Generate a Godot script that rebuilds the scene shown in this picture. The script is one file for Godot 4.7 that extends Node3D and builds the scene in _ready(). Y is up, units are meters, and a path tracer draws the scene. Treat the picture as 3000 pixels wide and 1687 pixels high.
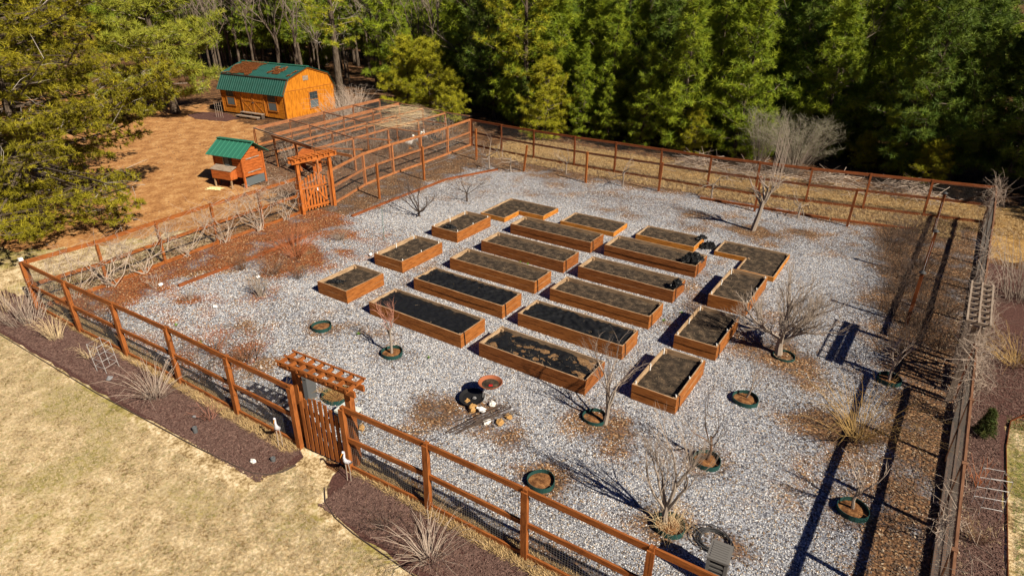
extends Node3D

# ---------------------------------------------------------------- helpers
var R := RandomNumberGenerator.new()
var M := {}
var cache := {}
var taken := {}
var mask := PackedFloat32Array()
const MX0 := -27.0
const MZ0 := -36.0
const MSX := 30.0
const MSZ := 29.5
const MN := 200

class Geo:
	var v := PackedVector3Array()
	var n := PackedVector3Array()
	var uv := PackedVector2Array()
	var c := PackedColorArray()
	func tri(a: Vector3, b: Vector3, d: Vector3) -> void:
		v.append(a); v.append(b); v.append(d)
	func quad(a: Vector3, b: Vector3, d: Vector3, e: Vector3) -> void:
		v.append(a); v.append(b); v.append(d); v.append(a); v.append(d); v.append(e)
	func quad_uv(a: Vector3, b: Vector3, d: Vector3, e: Vector3, ua: Vector2, ub: Vector2, ud: Vector2, ue: Vector2) -> void:
		quad(a, b, d, e)
		uv.append(ua); uv.append(ub); uv.append(ud); uv.append(ua); uv.append(ud); uv.append(ue)
	func box(o: Vector3, s: Vector3) -> void:      # centre, size
		var h := s * 0.5
		var p := []
		for i in 8:
			p.append(o + Vector3(h.x if i & 1 else -h.x, h.y if i & 2 else -h.y, h.z if i & 4 else -h.z))
		for f in [[0, 1, 3, 2], [5, 4, 6, 7], [4, 0, 2, 6], [1, 5, 7, 3], [2, 3, 7, 6], [4, 5, 1, 0]]:
			quad(p[f[0]], p[f[1]], p[f[2]], p[f[3]])
	func bar(a: Vector3, b: Vector3, w: float, h: float) -> void:   # square bar from a to b
		var d := (b - a).normalized()
		var u := d.cross(Vector3.UP if absf(d.y) < 0.9 else Vector3.RIGHT).normalized() * w * 0.5
		var t := u.cross(d).normalized() * h * 0.5
		var k := [u + t, -u + t, -u - t, u - t]
		for i in 4:
			quad(a + k[i], a + k[(i + 1) % 4], b + k[(i + 1) % 4], b + k[i])
		quad(a + k[3], a + k[2], a + k[1], a + k[0])
		quad(b + k[0], b + k[1], b + k[2], b + k[3])
	func tube(pts: Array, rad: Array, sides := 3, smooth := false) -> void:
		var prev := []
		var pn := []
		var m := pts.size()
		for i in m:
			var d: Vector3 = (pts[mini(i + 1, m - 1)] - pts[maxi(i - 1, 0)]).normalized()
			var u := d.cross(Vector3(0.31, 0.17, 0.93)).normalized()
			if u.length_squared() < 0.1:
				u = d.cross(Vector3.UP).normalized()
			var w := d.cross(u)
			var ring := []
			var rn := []
			for k in sides:
				var a := TAU * k / sides
				var q := u * cos(a) + w * sin(a)
				ring.append(pts[i] + q * rad[i])
				rn.append(q)
			if i > 0:
				for k in sides:
					var j := (k + 1) % sides
					v.append(prev[k]); v.append(ring[k]); v.append(ring[j])
					v.append(prev[k]); v.append(ring[j]); v.append(prev[j])
					if smooth:
						n.append(pn[k]); n.append(rn[k]); n.append(rn[j])
						n.append(pn[k]); n.append(rn[j]); n.append(pn[j])
			prev = ring
			pn = rn
	func lathe(prof: Array, sides: int, o := Vector3.ZERO) -> void:   # prof: Vector2(radius, height)
		for i in prof.size() - 1:
			for k in sides:
				var a0 := TAU * k / sides
				var a1 := TAU * (k + 1) / sides
				var p := prof[i] as Vector2
				var q := prof[i + 1] as Vector2
				var A := o + Vector3(cos(a0) * p.x, p.y, sin(a0) * p.x)
				var B := o + Vector3(cos(a1) * p.x, p.y, sin(a1) * p.x)
				var C := o + Vector3(cos(a1) * q.x, q.y, sin(a1) * q.x)
				var D := o + Vector3(cos(a0) * q.x, q.y, sin(a0) * q.x)
				quad(A, B, C, D)
	func paint(from: int, col: Color) -> void:
		var add := PackedColorArray()
		add.resize(v.size() - from)
		add.fill(col)
		c.append_array(add)
	func mesh(into: ArrayMesh = null) -> ArrayMesh:
		var a := []
		a.resize(Mesh.ARRAY_MAX)
		a[Mesh.ARRAY_VERTEX] = v
		if n.size() == v.size(): a[Mesh.ARRAY_NORMAL] = n
		if uv.size() == v.size(): a[Mesh.ARRAY_TEX_UV] = uv
		if c.size() == v.size(): a[Mesh.ARRAY_COLOR] = c
		var m := into if into else ArrayMesh.new()
		if v.size(): m.add_surface_from_arrays(Mesh.PRIMITIVE_TRIANGLES, a)
		return m

func lin(r: float, g: float, b: float) -> Color:
	return Color(r, g, b).linear_to_srgb()

func numbered(called: String) -> String:
	if not taken.has(called):
		taken[called] = 0
		return called
	taken[called] += 1
	return "%s_%03d" % [called, taken[called]]

func tag(o: Node, label: String, category := "", group := "", kind := "") -> Node:
	o.set_meta("label", label)
	if category: o.set_meta("category", category)
	if group: o.set_meta("group", group)
	if kind: o.set_meta("kind", kind)
	return o

func thing(called: String, label: String, category: String, at := Vector3.ZERO, turn := 0.0, group := "") -> Node3D:
	var o := Node3D.new()
	o.name = numbered(called)
	add_child(o)
	o.position = at
	o.rotation.y = turn
	tag(o, label, category, group)
	return o

func part(called: String, mesh: Mesh, m: Material, parent: Node, at := Vector3.ZERO, rot := Vector3.ZERO) -> MeshInstance3D:
	var o := MeshInstance3D.new()
	o.name = called
	o.mesh = mesh
	if m: o.material_override = m
	parent.add_child(o, true)
	o.position = at
	o.rotation = rot
	return o

func single(called: String, mesh: Mesh, m: Material, label: String, category: String, at := Vector3.ZERO, turn := 0.0, group := "") -> MeshInstance3D:
	var o := part(numbered(called), mesh, m, self, at, Vector3(0, turn, 0))
	tag(o, label, category, group)
	return o

func copy(o: Node3D, label: String, at: Vector3, turn := 0.0, s := 1.0) -> Node3D:
	var c: Node3D = o.duplicate()
	var base := String(o.name)
	if base.length() > 4 and base[-4] == "_" and base.right(3).is_valid_int():
		base = base.left(-4)
	c.name = numbered(base)
	add_child(c)
	c.position = at
	c.rotation.y = turn
	c.scale = Vector3.ONE * s
	if label: c.set_meta("label", label)
	return c

# a board: box whose grain (texture u) runs along its longest side; a few variants per size
func board(s: Vector3, variant := 0) -> ArrayMesh:
	var key := "b%.3f_%.3f_%.3f_%d" % [s.x, s.y, s.z, variant]
	if cache.has(key): return cache[key]
	var g := Geo.new()
	var h := s * 0.5
	var off := Vector2(variant * 0.37, variant * 0.71)
	var ax := 0 if s.x >= s.y and s.x >= s.z else (1 if s.y >= s.z else 2)
	for f in 6:
		var a: int = f / 2
		var sg := 1.0 if f % 2 else -1.0
		var b := (a + 1) % 3
		var e := (a + 2) % 3
		var nn := Vector3.ZERO
		nn[a] = sg
		var q := []
		for k in [[-1, -1], [1, -1], [1, 1], [-1, 1]]:
			var p := Vector3.ZERO
			p[a] = sg * h[a]; p[b] = k[0] * h[b]; p[e] = k[1] * h[e]
			q.append(p)
		if sg > 0: q.reverse()
		var us := []
		for p in q:
			var al: float = p[ax] if ax != a else p[b]
			var ac: float = p[e if b == ax or ax == a else b]
			us.append(Vector2(al, ac + 0.11 * f) + off)
		g.quad_uv(q[0], q[1], q[2], q[3], us[0], us[1], us[2], us[3])
		for k in 6: g.n.append(nn)
	cache[key] = g.mesh()
	return cache[key]

# ---------------------------------------------------------------- textures
func noise_data(w: int, h: int, freq: float, sd: int, oct := 3, type := FastNoiseLite.TYPE_SIMPLEX_SMOOTH, ret := -1) -> PackedByteArray:
	var f := FastNoiseLite.new()
	f.seed = sd
	f.frequency = freq
	f.noise_type = type
	f.fractal_octaves = oct
	if oct <= 1: f.fractal_type = FastNoiseLite.FRACTAL_NONE
	if ret >= 0: f.cellular_return_type = ret
	var im := f.get_seamless_image(w, h)
	im.convert(Image.FORMAT_L8)
	return im.get_data()

func ramp(stops: Array) -> PackedColorArray:    # [[0, Color], ...] -> 256 colours
	var g := Gradient.new()
	g.offsets = PackedFloat32Array(stops.map(func(s): return s[0]))
	g.colors = PackedColorArray(stops.map(func(s): return s[1]))
	var o := PackedColorArray()
	for i in 256: o.append(g.sample(i / 255.0))
	return o

# layers: [[bytes, weight]...]; the weighted sum picks a colour from the ramp
func tex(w: int, layers: Array, cols: PackedColorArray, gain := 1.0) -> ImageTexture:
	var out := PackedByteArray()
	out.resize(w * w * 3)
	var lut := PackedByteArray()
	for c in cols:
		lut.append(int(clampf(c.r, 0, 1) * 255)); lut.append(int(clampf(c.g, 0, 1) * 255)); lut.append(int(clampf(c.b, 0, 1) * 255))
	var a: PackedByteArray = layers[0][0]
	var wa: float = layers[0][1] * gain
	var b: PackedByteArray = layers[1][0] if layers.size() > 1 else a
	var wb: float = layers[1][1] * gain if layers.size() > 1 else 0.0
	var d: PackedByteArray = layers[2][0] if layers.size() > 2 else a
	var wd: float = layers[2][1] * gain if layers.size() > 2 else 0.0
	var mid := 128.0 - (wa + wb + wd) * 128.0
	var j := 0
	for i in w * w:
		var k := clampi(int(a[i] * wa + b[i] * wb + d[i] * wd + mid), 0, 255) * 3
		out[j] = lut[k]; out[j + 1] = lut[k + 1]; out[j + 2] = lut[k + 2]
		j += 3
	return ImageTexture.create_from_image(Image.create_from_data(w, w, false, Image.FORMAT_RGB8, out))

func grey(w: int, data: PackedByteArray) -> ImageTexture:
	return ImageTexture.create_from_image(Image.create_from_data(w, w, false, Image.FORMAT_L8, data))

func mat(called: String, col: Color, rough := 0.85, t: Texture2D = null, scale := Vector3.ONE, tri := false) -> StandardMaterial3D:
	var m := StandardMaterial3D.new()
	m.resource_name = called
	m.albedo_color = col
	m.roughness = rough
	m.metallic_specular = 0.3
	if t:
		m.albedo_texture = t
		m.uv1_scale = scale
	if tri:
		m.uv1_triplanar = true
	M[called] = m
	return m

func bump(m: StandardMaterial3D, t: Texture2D, cm: float) -> void:
	m.heightmap_enabled = true
	m.heightmap_texture = t
	m.heightmap_scale = cm

func _materials() -> void:
	# wood grain: noise stretched along u, a few knots of tone
	var gi := Image.create_from_data(32, 256, false, Image.FORMAT_L8, noise_data(32, 256, 0.06, 3, 4))
	gi.resize(256, 256, Image.INTERPOLATE_CUBIC)
	var grain := gi.get_data()
	var blot := noise_data(256, 256, 0.02, 9, 3)
	var fine := noise_data(256, 256, 0.22, 5, 2)
	var W := Color.WHITE
	var wood_t := tex(256, [[grain, 0.75], [blot, 0.6], [fine, 0.25]], ramp([[0, Color(0.66, 0.6, 0.56)], [0.3, Color(0.82, 0.79, 0.76)], [0.6, Color(0.93, 0.91, 0.88)], [1, W]]), 1.2)
	var ws := Vector3(0.55, 2.6, 1)
	mat("stain", lin(0.34, 0.115, 0.030), 0.7, wood_t, ws)
	mat("stain_dark", lin(0.27, 0.085, 0.028), 0.75, wood_t, ws)
	mat("stain_orange", lin(0.50, 0.155, 0.032), 0.65, wood_t, ws)
	mat("bed_stain", lin(0.36, 0.132, 0.032), 0.72, wood_t, ws)
	mat("bed_stain_b", lin(0.29, 0.102, 0.027), 0.75, wood_t, ws)
	mat("bed_amber", lin(0.56, 0.225, 0.035), 0.7, wood_t, ws)
	mat("raw_wood", lin(0.46, 0.33, 0.21), 0.85, wood_t, ws)
	mat("weathered", lin(0.24, 0.125, 0.075), 0.85, wood_t, ws)
	mat("grey_wood", lin(0.36, 0.30, 0.25), 0.9, wood_t, ws)
	mat("run_wood", lin(0.46, 0.19, 0.075), 0.75, wood_t, ws)
	mat("shed_wall", lin(0.60, 0.225, 0.018), 0.6, wood_t, Vector3(0.3, 1.3, 1))
	mat("shed_trim", lin(0.48, 0.18, 0.03), 0.6, wood_t, ws)
	mat("coop_wood", lin(0.50, 0.145, 0.036), 0.65, wood_t, ws)
	var rt := tex(256, [[blot, 0.7], [fine, 0.4]], ramp([[0, Color(0.75, 0.72, 0.7)], [0.5, Color(0.92, 0.92, 0.92)], [1, W]]))
	var roof := mat("green_metal", lin(0.018, 0.092, 0.074), 0.36, rt, Vector3(0.4, 0.4, 0.4), true)
	roof.metallic_specular = 0.5
	mat("green_plastic", lin(0.016, 0.055, 0.05), 0.5)
	mat("green_trim", lin(0.03, 0.15, 0.10), 0.4)
	mat("black_plastic", lin(0.015, 0.015, 0.016), 0.45)
	mat("grey_plastic", lin(0.10, 0.105, 0.11), 0.5)
	mat("dark_grey", lin(0.05, 0.05, 0.052), 0.6)
	mat("white", lin(0.75, 0.75, 0.74), 0.5)
	mat("pale_lid", lin(0.58, 0.62, 0.58), 0.5)
	mat("wire", lin(0.16, 0.15, 0.14), 0.5).metallic = 0.3
	mat("bright_wire", lin(0.55, 0.55, 0.55), 0.4).metallic = 0.4
	mat("glass_dark", lin(0.03, 0.04, 0.045), 0.12)
	mat("screen", lin(0.10, 0.12, 0.13), 0.4)
	mat("yellow_paint", lin(0.72, 0.36, 0.012), 0.4)
	mat("terracotta", lin(0.30, 0.10, 0.045), 0.8)
	mat("stone_tan", lin(0.58, 0.36, 0.14), 0.9, tex(256, [[blot, 0.7], [fine, 0.7]], ramp([[0, Color(0.65, 0.6, 0.55)], [1, W]])), Vector3(2, 2, 2), true)
	mat("stone_white", lin(0.68, 0.66, 0.62), 0.9)
	mat("stone_grey", lin(0.22, 0.22, 0.23), 0.9)
	mat("cream_pile", lin(0.72, 0.58, 0.30), 0.9)
	mat("feather_white", lin(0.78, 0.77, 0.74), 0.8)
	mat("feather_black", lin(0.02, 0.02, 0.024), 0.6)
	mat("feather_brown", lin(0.28, 0.12, 0.04), 0.8)
	mat("bill", lin(0.65, 0.26, 0.03), 0.6)
	mat("statue_white", lin(0.60, 0.60, 0.66), 0.4)
	mat("red", lin(0.5, 0.02, 0.02), 0.5)
	# fabric liner
	var fab := tex(256, [[fine, 0.8], [blot, 0.5]], ramp([[0, Color(0.55, 0.55, 0.55)], [0.6, Color(0.8, 0.8, 0.8)], [1, W]]))
	mat("liner", lin(0.020, 0.021, 0.023), 0.42, fab, Vector3(1.5, 1.5, 1.5), true)
	# bark
	var bi := Image.create_from_data(256, 32, false, Image.FORMAT_L8, noise_data(256, 32, 0.07, 31, 4))
	bi.resize(256, 256, Image.INTERPOLATE_CUBIC)
	var bark_d := bi.get_data()
	var bark_t := tex(256, [[bark_d, 1.0], [fine, 0.5]], ramp([[0, Color(0.4, 0.37, 0.34)], [0.5, Color(0.75, 0.72, 0.68)], [1, W]]), 1.3)
	bump(mat("bark", lin(0.19, 0.155, 0.125), 0.95, bark_t, Vector3(1.2, 0.7, 1.2), true), grey(256, bark_d), 2.5)
	mat("limb_grey", lin(0.27, 0.225, 0.185), 0.9)
	mat("limb", lin(0.18, 0.145, 0.115), 0.9)
	mat("dead_wood", lin(0.40, 0.36, 0.32), 0.9)
	mat("twig_pale", lin(0.36, 0.29, 0.235), 0.9)
	mat("twig_brown", lin(0.15, 0.085, 0.05), 0.9)
	mat("twig_rust", lin(0.30, 0.105, 0.045), 0.9)
	mat("twig_grey", lin(0.24, 0.195, 0.16), 0.9)
	mat("twig_red", lin(0.30, 0.14, 0.10), 0.9)
	mat("twig_gold", lin(0.31, 0.20, 0.075), 0.9)
	mat("twig_dark", lin(0.075, 0.055, 0.045), 0.9)
	mat("ring_litter", Color.WHITE, 0.95, tex(256, [[fine, 1.0], [blot, 0.6]], ramp([[0, Color(0.2, 0.12, 0.07)], [0.5, Color(0.45, 0.29, 0.17)], [1, Color(0.72, 0.55, 0.36)]]), 1.3), Vector3(1.2, 1.2, 1.2), true)
	mat("wicker", lin(0.13, 0.125, 0.12), 0.8)
	mat("weed", lin(0.10, 0.20, 0.025), 0.7)
	mat("twig_haze", lin(0.22, 0.205, 0.145), 0.9)
	mat("straw_rust", lin(0.40, 0.165, 0.06), 0.9)
	mat("straw_stem", lin(0.55, 0.42, 0.25), 0.9)
	# needles take their tone from each tuft
	var nd := mat("needles", Color.WHITE, 0.6)
	nd.vertex_color_use_as_albedo = true
	nd.backlight_enabled = true
	nd.backlight = Color(0.35, 0.35, 0.2)
	var sc := mat("scatter", Color.WHITE, 0.9)
	sc.vertex_color_use_as_albedo = true
	# ---- ground stuffs
	var stone := noise_data(1024, 1024, 0.075, 41, 1, FastNoiseLite.TYPE_CELLULAR, FastNoiseLite.RETURN_CELL_VALUE)
	var stone2 := noise_data(1024, 1024, 0.14, 44, 1, FastNoiseLite.TYPE_CELLULAR, FastNoiseLite.RETURN_CELL_VALUE)
	var gap := noise_data(1024, 1024, 0.075, 41, 1, FastNoiseLite.TYPE_CELLULAR, FastNoiseLite.RETURN_DISTANCE)
	var gravel_t := tex(1024, [[stone, 0.62], [stone2, 0.42], [gap, -0.35]], ramp([[0, Color(0.16, 0.16, 0.17)], [0.2, Color(0.34, 0.34, 0.37)], [0.4, Color(0.54, 0.54, 0.57)], [0.5, Color(0.60, 0.57, 0.53)], [0.6, Color(0.70, 0.71, 0.74)], [0.85, Color(0.79, 0.80, 0.82)], [1, Color(0.95, 0.94, 0.92)]]), 1.0)
	var gm := mat("gravel", Color(0.79, 0.80, 0.82), 0.9, gravel_t, Vector3(0.3, 0.3, 1))
	gm.detail_enabled = true
	gm.detail_uv_layer = BaseMaterial3D.DETAIL_UV_2
	gm.detail_blend_mode = BaseMaterial3D.BLEND_MODE_MIX
	gm.detail_albedo = _yard_litter()
	var co := noise_data(512, 512, 0.012, 51, 4)
	var mi := noise_data(512, 512, 0.06, 52, 4)
	var fi := noise_data(512, 512, 0.3, 53, 2)
	var hb := grey(512, fi)
	var lw := mat("lawn", Color(0.95, 0.945, 0.93), 0.95, tex(512, [[fi, 0.8], [mi, 0.8], [co, 0.8]], ramp([[0, Color(0.44, 0.36, 0.23)], [0.25, Color(0.64, 0.55, 0.40)], [0.5, Color(0.79, 0.70, 0.54)], [0.75, Color(0.87, 0.79, 0.64)], [1, Color(0.95, 0.89, 0.77)]]), 1.2), Vector3(0.31, 0.31, 1))
	bump(lw, hb, 1.5)
	lw.detail_enabled = true
	lw.detail_uv_layer = BaseMaterial3D.DETAIL_UV_2
	lw.detail_albedo = _lawn_green()
	bump(mat("mulch", Color.WHITE, 0.95, tex(512, [[fi, 0.9], [mi, 0.6]], ramp([[0, Color(0.16, 0.10, 0.09)], [0.45, Color(0.34, 0.23, 0.21)], [0.8, Color(0.43, 0.31, 0.28)], [1, Color(0.6, 0.48, 0.42)]]), 1.1), Vector3(0.5, 0.5, 1)), hb, 3.0)
	bump(mat("dirt", Color.WHITE, 0.95, tex(512, [[fi, 0.6], [mi, 0.4], [co, 0.45]], ramp([[0, Color(0.40, 0.26, 0.15)], [0.35, Color(0.60, 0.42, 0.25)], [0.6, Color(0.70, 0.52, 0.33)], [0.85, Color(0.78, 0.63, 0.43)], [1, Color(0.86, 0.76, 0.58)]]), 1.1), Vector3(0.16, 0.16, 1)), hb, 2.0)
	bump(mat("forest_floor", Color.WHITE, 0.95, tex(512, [[fi, 0.6], [mi, 0.7], [co, 0.6]], ramp([[0, Color(0.15, 0.10, 0.07)], [0.4, Color(0.33, 0.23, 0.15)], [0.7, Color(0.47, 0.34, 0.22)], [1, Color(0.66, 0.50, 0.34)]]), 1.1), Vector3(0.16, 0.16, 1)), hb, 4.0)
	bump(mat("dry_grass", Color.WHITE, 0.95, tex(512, [[fi, 0.8], [mi, 0.7], [co, 0.5]], ramp([[0, Color(0.34, 0.24, 0.13)], [0.4, Color(0.58, 0.45, 0.26)], [0.7, Color(0.72, 0.58, 0.36)], [1, Color(0.85, 0.74, 0.52)]]), 1.1), Vector3(0.25, 0.25, 1)), hb, 3.0)
	bump(mat("run_soil", Color.WHITE, 0.95, tex(512, [[fi, 0.8], [mi, 0.6], [co, 0.4]], ramp([[0, Color(0.22, 0.15, 0.11)], [0.45, Color(0.44, 0.32, 0.24)], [0.8, Color(0.56, 0.43, 0.32)], [1, Color(0.74, 0.62, 0.5)]]), 1.1), Vector3(0.4, 0.4, 1)), hb, 2.5)
	mat("straw_soil", Color.WHITE, 0.95, tex(512, [[fi, 0.9], [mi, 0.6], [co, 0.4]], ramp([[0, Color(0.22, 0.16, 0.11)], [0.45, Color(0.44, 0.33, 0.22)], [0.8, Color(0.60, 0.47, 0.33)], [1, Color(0.76, 0.64, 0.48)]]), 1.1), Vector3(0.6, 0.6, 0.6), true)
	bump(mat("bed_soil", Color.WHITE, 0.95, tex(512, [[fi, 0.9], [mi, 0.4], [co, 0.7]], ramp([[0, Color(0.10, 0.085, 0.07)], [0.4, Color(0.215, 0.185, 0.155)], [0.65, Color(0.30, 0.255, 0.21)], [0.85, Color(0.43, 0.365, 0.295)], [1, Color(0.62, 0.52, 0.39)]]), 0.95), Vector3(0.55, 0.55, 0.55), true), hb, 2.0)

# ------------------------------------------- where leaf litter and soil lie on the gravel
const LITTER := [
	[-24.2, -9, 2.3, 3, 1.2], [-24.2, -13, 2.6, 3, 1.2], [-24.2, -17, 2.6, 3, 1.2], [-23.2, -7.2, 2.5, 1.5, 0.8], [-19.5, -7.3, 3, 0.9, 0.7], [-15.5, -7.5, 3, 0.9, 0.65], [-12.5, -7.5, 1.5, 0.8, 0.6],
	[-20.7, -14.7, 2.0, 1.7, 1.1], [-22.3, -14.5, 1.6, 2, 0.9], [-20.0, -13.2, 0.9, 0.9, 0.75], [-18.8, -11.9, 0.8, 0.7, 0.75], [-22.9, -13.7, 0.9, 0.9, 0.8], [-20.7, -10.2, 0.6, 0.6, 0.8], [-22.7, -10.0, 1.0, 0.8, 0.8], [-21.3, -17.6, 1.4, 1.1, 0.8],
	[-19.4, -16.4, 1.0, 0.5, 0.75], [-15.6, -9.0, 1.5, 1.0, 0.72], [-17.4, -9.9, 1.3, 0.8, 0.62], [-17.2, -8.3, 1.6, 0.8, 0.66], [-15.2, -11.5, 1.0, 0.7, 0.72], [-13.8, -12.3, 1.2, 0.5, 0.55],
	[-24.4, -21, 2.0, 2.4, 1.3], [-24.8, -24, 2.3, 3, 1.4], [-25.2, -28, 2.6, 3, 1.4], [-25, -32, 3.4, 3, 1.4], [-23.1, -18.3, 1.6, 1.5, 1.0], [-22.2, -32.5, 3, 2.2, 1.3], [-18, -33.3, 4, 2.4, 1.25], [-13, -33.6, 4, 2.0, 1.2], [-8, -33.8, 4, 2.0, 1.2], [-3, -34.0, 4, 2.3, 1.2], [1, -34, 3, 3, 1.3],
	[-17.2, -30.2, 2.5, 0.9, 0.66], [-13.5, -29.6, 2.2, 1.0, 0.62], [-9, -29.5, 1.4, 0.8, 0.8], [-5.9, -28.7, 1.7, 1.1, 0.95], [-4.0, -29.7, 0.9, 0.7, 0.95], [-2.2, -28.6, 1.2, 1.0, 0.62], [-5.3, -27.6, 1.8, 0.7, 0.62], [-8.4, -27.6, 1.5, 0.7, 0.6], [-12, -27.6, 2.0, 0.8, 0.55], [-16.8, -27.9, 1.4, 0.9, 0.55],
	[-2.4, -18.4, 1.7, 1.3, 0.9], [-1.7, -17.6, 1.6, 1.0, 0.75], [-3.0, -20.2, 0.9, 0.9, 0.66], [-5.6, -20.2, 0.6, 1.2, 0.72], [-5.8, -18.5, 0.5, 1.0, 0.66], [-5.3, -12.2, 1.3, 0.8, 0.82], [-4.9, -11.6, 1.2, 0.6, 0.7], [-9.2, -10.2, 0.9, 0.8, 0.95], [-8.0, -10.8, 0.9, 0.8, 0.85], [-7.0, -10.4, 0.6, 0.5, 0.8], [-8.9, -9.2, 0.9, 0.4, 0.6],
	[-5.5, -9.6, 0.9, 0.7, 0.85], [-2.7, -9.9, 0.9, 0.6, 0.85], [-1.5, -10.1, 0.6, 0.5, 0.9], [-2.6, -12.4, 0.8, 0.6, 0.7], [-0.2, -15.4, 1.5, 1.1, 0.95], [0.4, -13.5, 1.3, 2.0, 0.62], [-12.2, -11.6, 0.8, 0.6, 0.7], [-12.0, -9.2, 1.0, 0.6, 0.6],
	[1.7, -9, 0.95, 4, 1.3], [1.8, -13, 1.1, 4, 1.3], [1.9, -17, 1.4, 4, 1.3], [1.7, -21, 1.6, 3, 1.35], [1.4, -25, 1.8, 3.4, 1.4], [1.1, -29, 2.0, 3.4, 1.4], [0.8, -32, 2.2, 3, 1.4], [-7, -7.6, 4, 0.55, 0.8], [-2.5, -7.8, 4, 0.5, 0.75], [-10.4, -8.6, 0.8, 0.5, 0.5], [-21.5, -28.5, 1.2, 1.2, 0.5], [-18.5, -31, 2, 1, 0.7], [-14, -29.8, 8, 2.2, 0.42], [-6, -29.3, 6, 2.0, 0.45], [-1.5, -30.5, 3, 2.0, 0.5], [-20.2, -9.6, 4.0, 2.2, 0.42], [-16.5, -10.8, 3.0, 2.0, 0.36], [-19.5, -17.5, 2.4, 2.0, 0.42], [-20.5, -26.5, 2.0, 3.0, 0.36], [-0.6, -17, 1.6, 5, 0.36], [-0.2, -23.5, 1.4, 4, 0.5], [-6.2, -22.3, 0.5, 2.5, 0.5], [-15.4, -17, 0.6, 5, 0.4]]

func _mask() -> void:
	mask.resize(MN * MN)
	for b in LITTER:
		var x0 := clampi(int((b[0] - b[2] * 1.6 - MX0) / MSX * MN), 0, MN)
		var x1 := clampi(int((b[0] + b[2] * 1.6 - MX0) / MSX * MN) + 1, 0, MN)
		var z0 := clampi(int((b[1] - b[3] * 1.6 - MZ0) / MSZ * MN), 0, MN)
		var z1 := clampi(int((b[1] + b[3] * 1.6 - MZ0) / MSZ * MN) + 1, 0, MN)
		for zi in range(z0, z1):
			for xi in range(x0, x1):
				var dx: float = (MX0 + (xi + 0.5) * MSX / MN - b[0]) / b[2]
				var dz: float = (MZ0 + (zi + 0.5) * MSZ / MN - b[1]) / b[3]
				var w: float = b[4] * clampf(1.45 - sqrt(dx * dx + dz * dz), 0.0, 1.0)
				var k := zi * MN + xi
				mask[k] = maxf(mask[k], minf(w, 1.0))

func litter_at(x: float, z: float) -> float:
	var xi := int((x - MX0) / MSX * MN)
	var zi := int((z - MZ0) / MSZ * MN)
	if xi < 0 or zi < 0 or xi >= MN or zi >= MN: return 0.0
	return mask[zi * MN + xi]

func _yard_litter() -> ImageTexture:
	_mask()
	var n := 1024
	var mb := PackedByteArray()
	mb.resize(MN * MN)
	for i in MN * MN: mb[i] = int(mask[i] * 255)
	var mi := Image.create_from_data(MN, MN, false, Image.FORMAT_L8, mb)
	mi.resize(n, n, Image.INTERPOLATE_BILINEAR)
	var m := mi.get_data()
	var a := noise_data(n, n, 0.02, 61, 5)
	var b := noise_data(n, n, 0.35, 62, 2)
	var t := noise_data(n, n, 0.006, 63, 3)
	var lut := ramp([[0, Color(0.17, 0.12, 0.09)], [0.35, Color(0.33, 0.24, 0.17)], [0.6, Color(0.45, 0.33, 0.23)], [0.82, Color(0.56, 0.42, 0.30)], [1, Color(0.74, 0.62, 0.47)]])
	var rust := ramp([[0, Color(0.24, 0.12, 0.07)], [0.4, Color(0.42, 0.23, 0.13)], [0.7, Color(0.55, 0.32, 0.18)], [1, Color(0.72, 0.50, 0.32)]])
	var out := PackedByteArray()
	out.resize(n * n * 4)
	for i in n * n:
		var w := (m[i] - 96) * 2 + (a[i] - 128) * 5 / 2 + (b[i] - 128)
		var s := clampi(w + 15, 0, 255)
		if s > 0:
			var q := clampi(128 + (b[i] - 128) * 3 / 2 + (a[i] - 128) / 2, 0, 255)
			var x := i % n
			var c := rust[q] if i > 570 * n and x < 200 + t[i] and t[i] > 95 else lut[q]
			var j := i * 4
			out[j] = int(c.r * 255); out[j + 1] = int(c.g * 255); out[j + 2] = int(c.b * 255); out[j + 3] = s
	return ImageTexture.create_from_image(Image.create_from_data(n, n, false, Image.FORMAT_RGBA8, out))

func _lawn_green() -> ImageTexture:
	var n := 512
	var a := noise_data(n, n, 0.016, 71, 4)
	var b := noise_data(n, n, 0.3, 72, 2)
	var lut := ramp([[0, Color(0.30, 0.30, 0.10)], [0.5, Color(0.52, 0.49, 0.22)], [1, Color(0.68, 0.63, 0.36)]])
	var out := PackedByteArray()
	out.resize(n * n * 4)
	for i in n * n:
		var s := clampi((a[i] - 146) * 4 + (b[i] - 128), 0, 190)
		var c := lut[b[i]]
		var j := i * 4
		out[j] = int(c.r * 255); out[j + 1] = int(c.g * 255); out[j + 2] = int(c.b * 255); out[j + 3] = s
	return ImageTexture.create_from_image(Image.create_from_data(n, n, false, Image.FORMAT_RGBA8, out))

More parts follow.
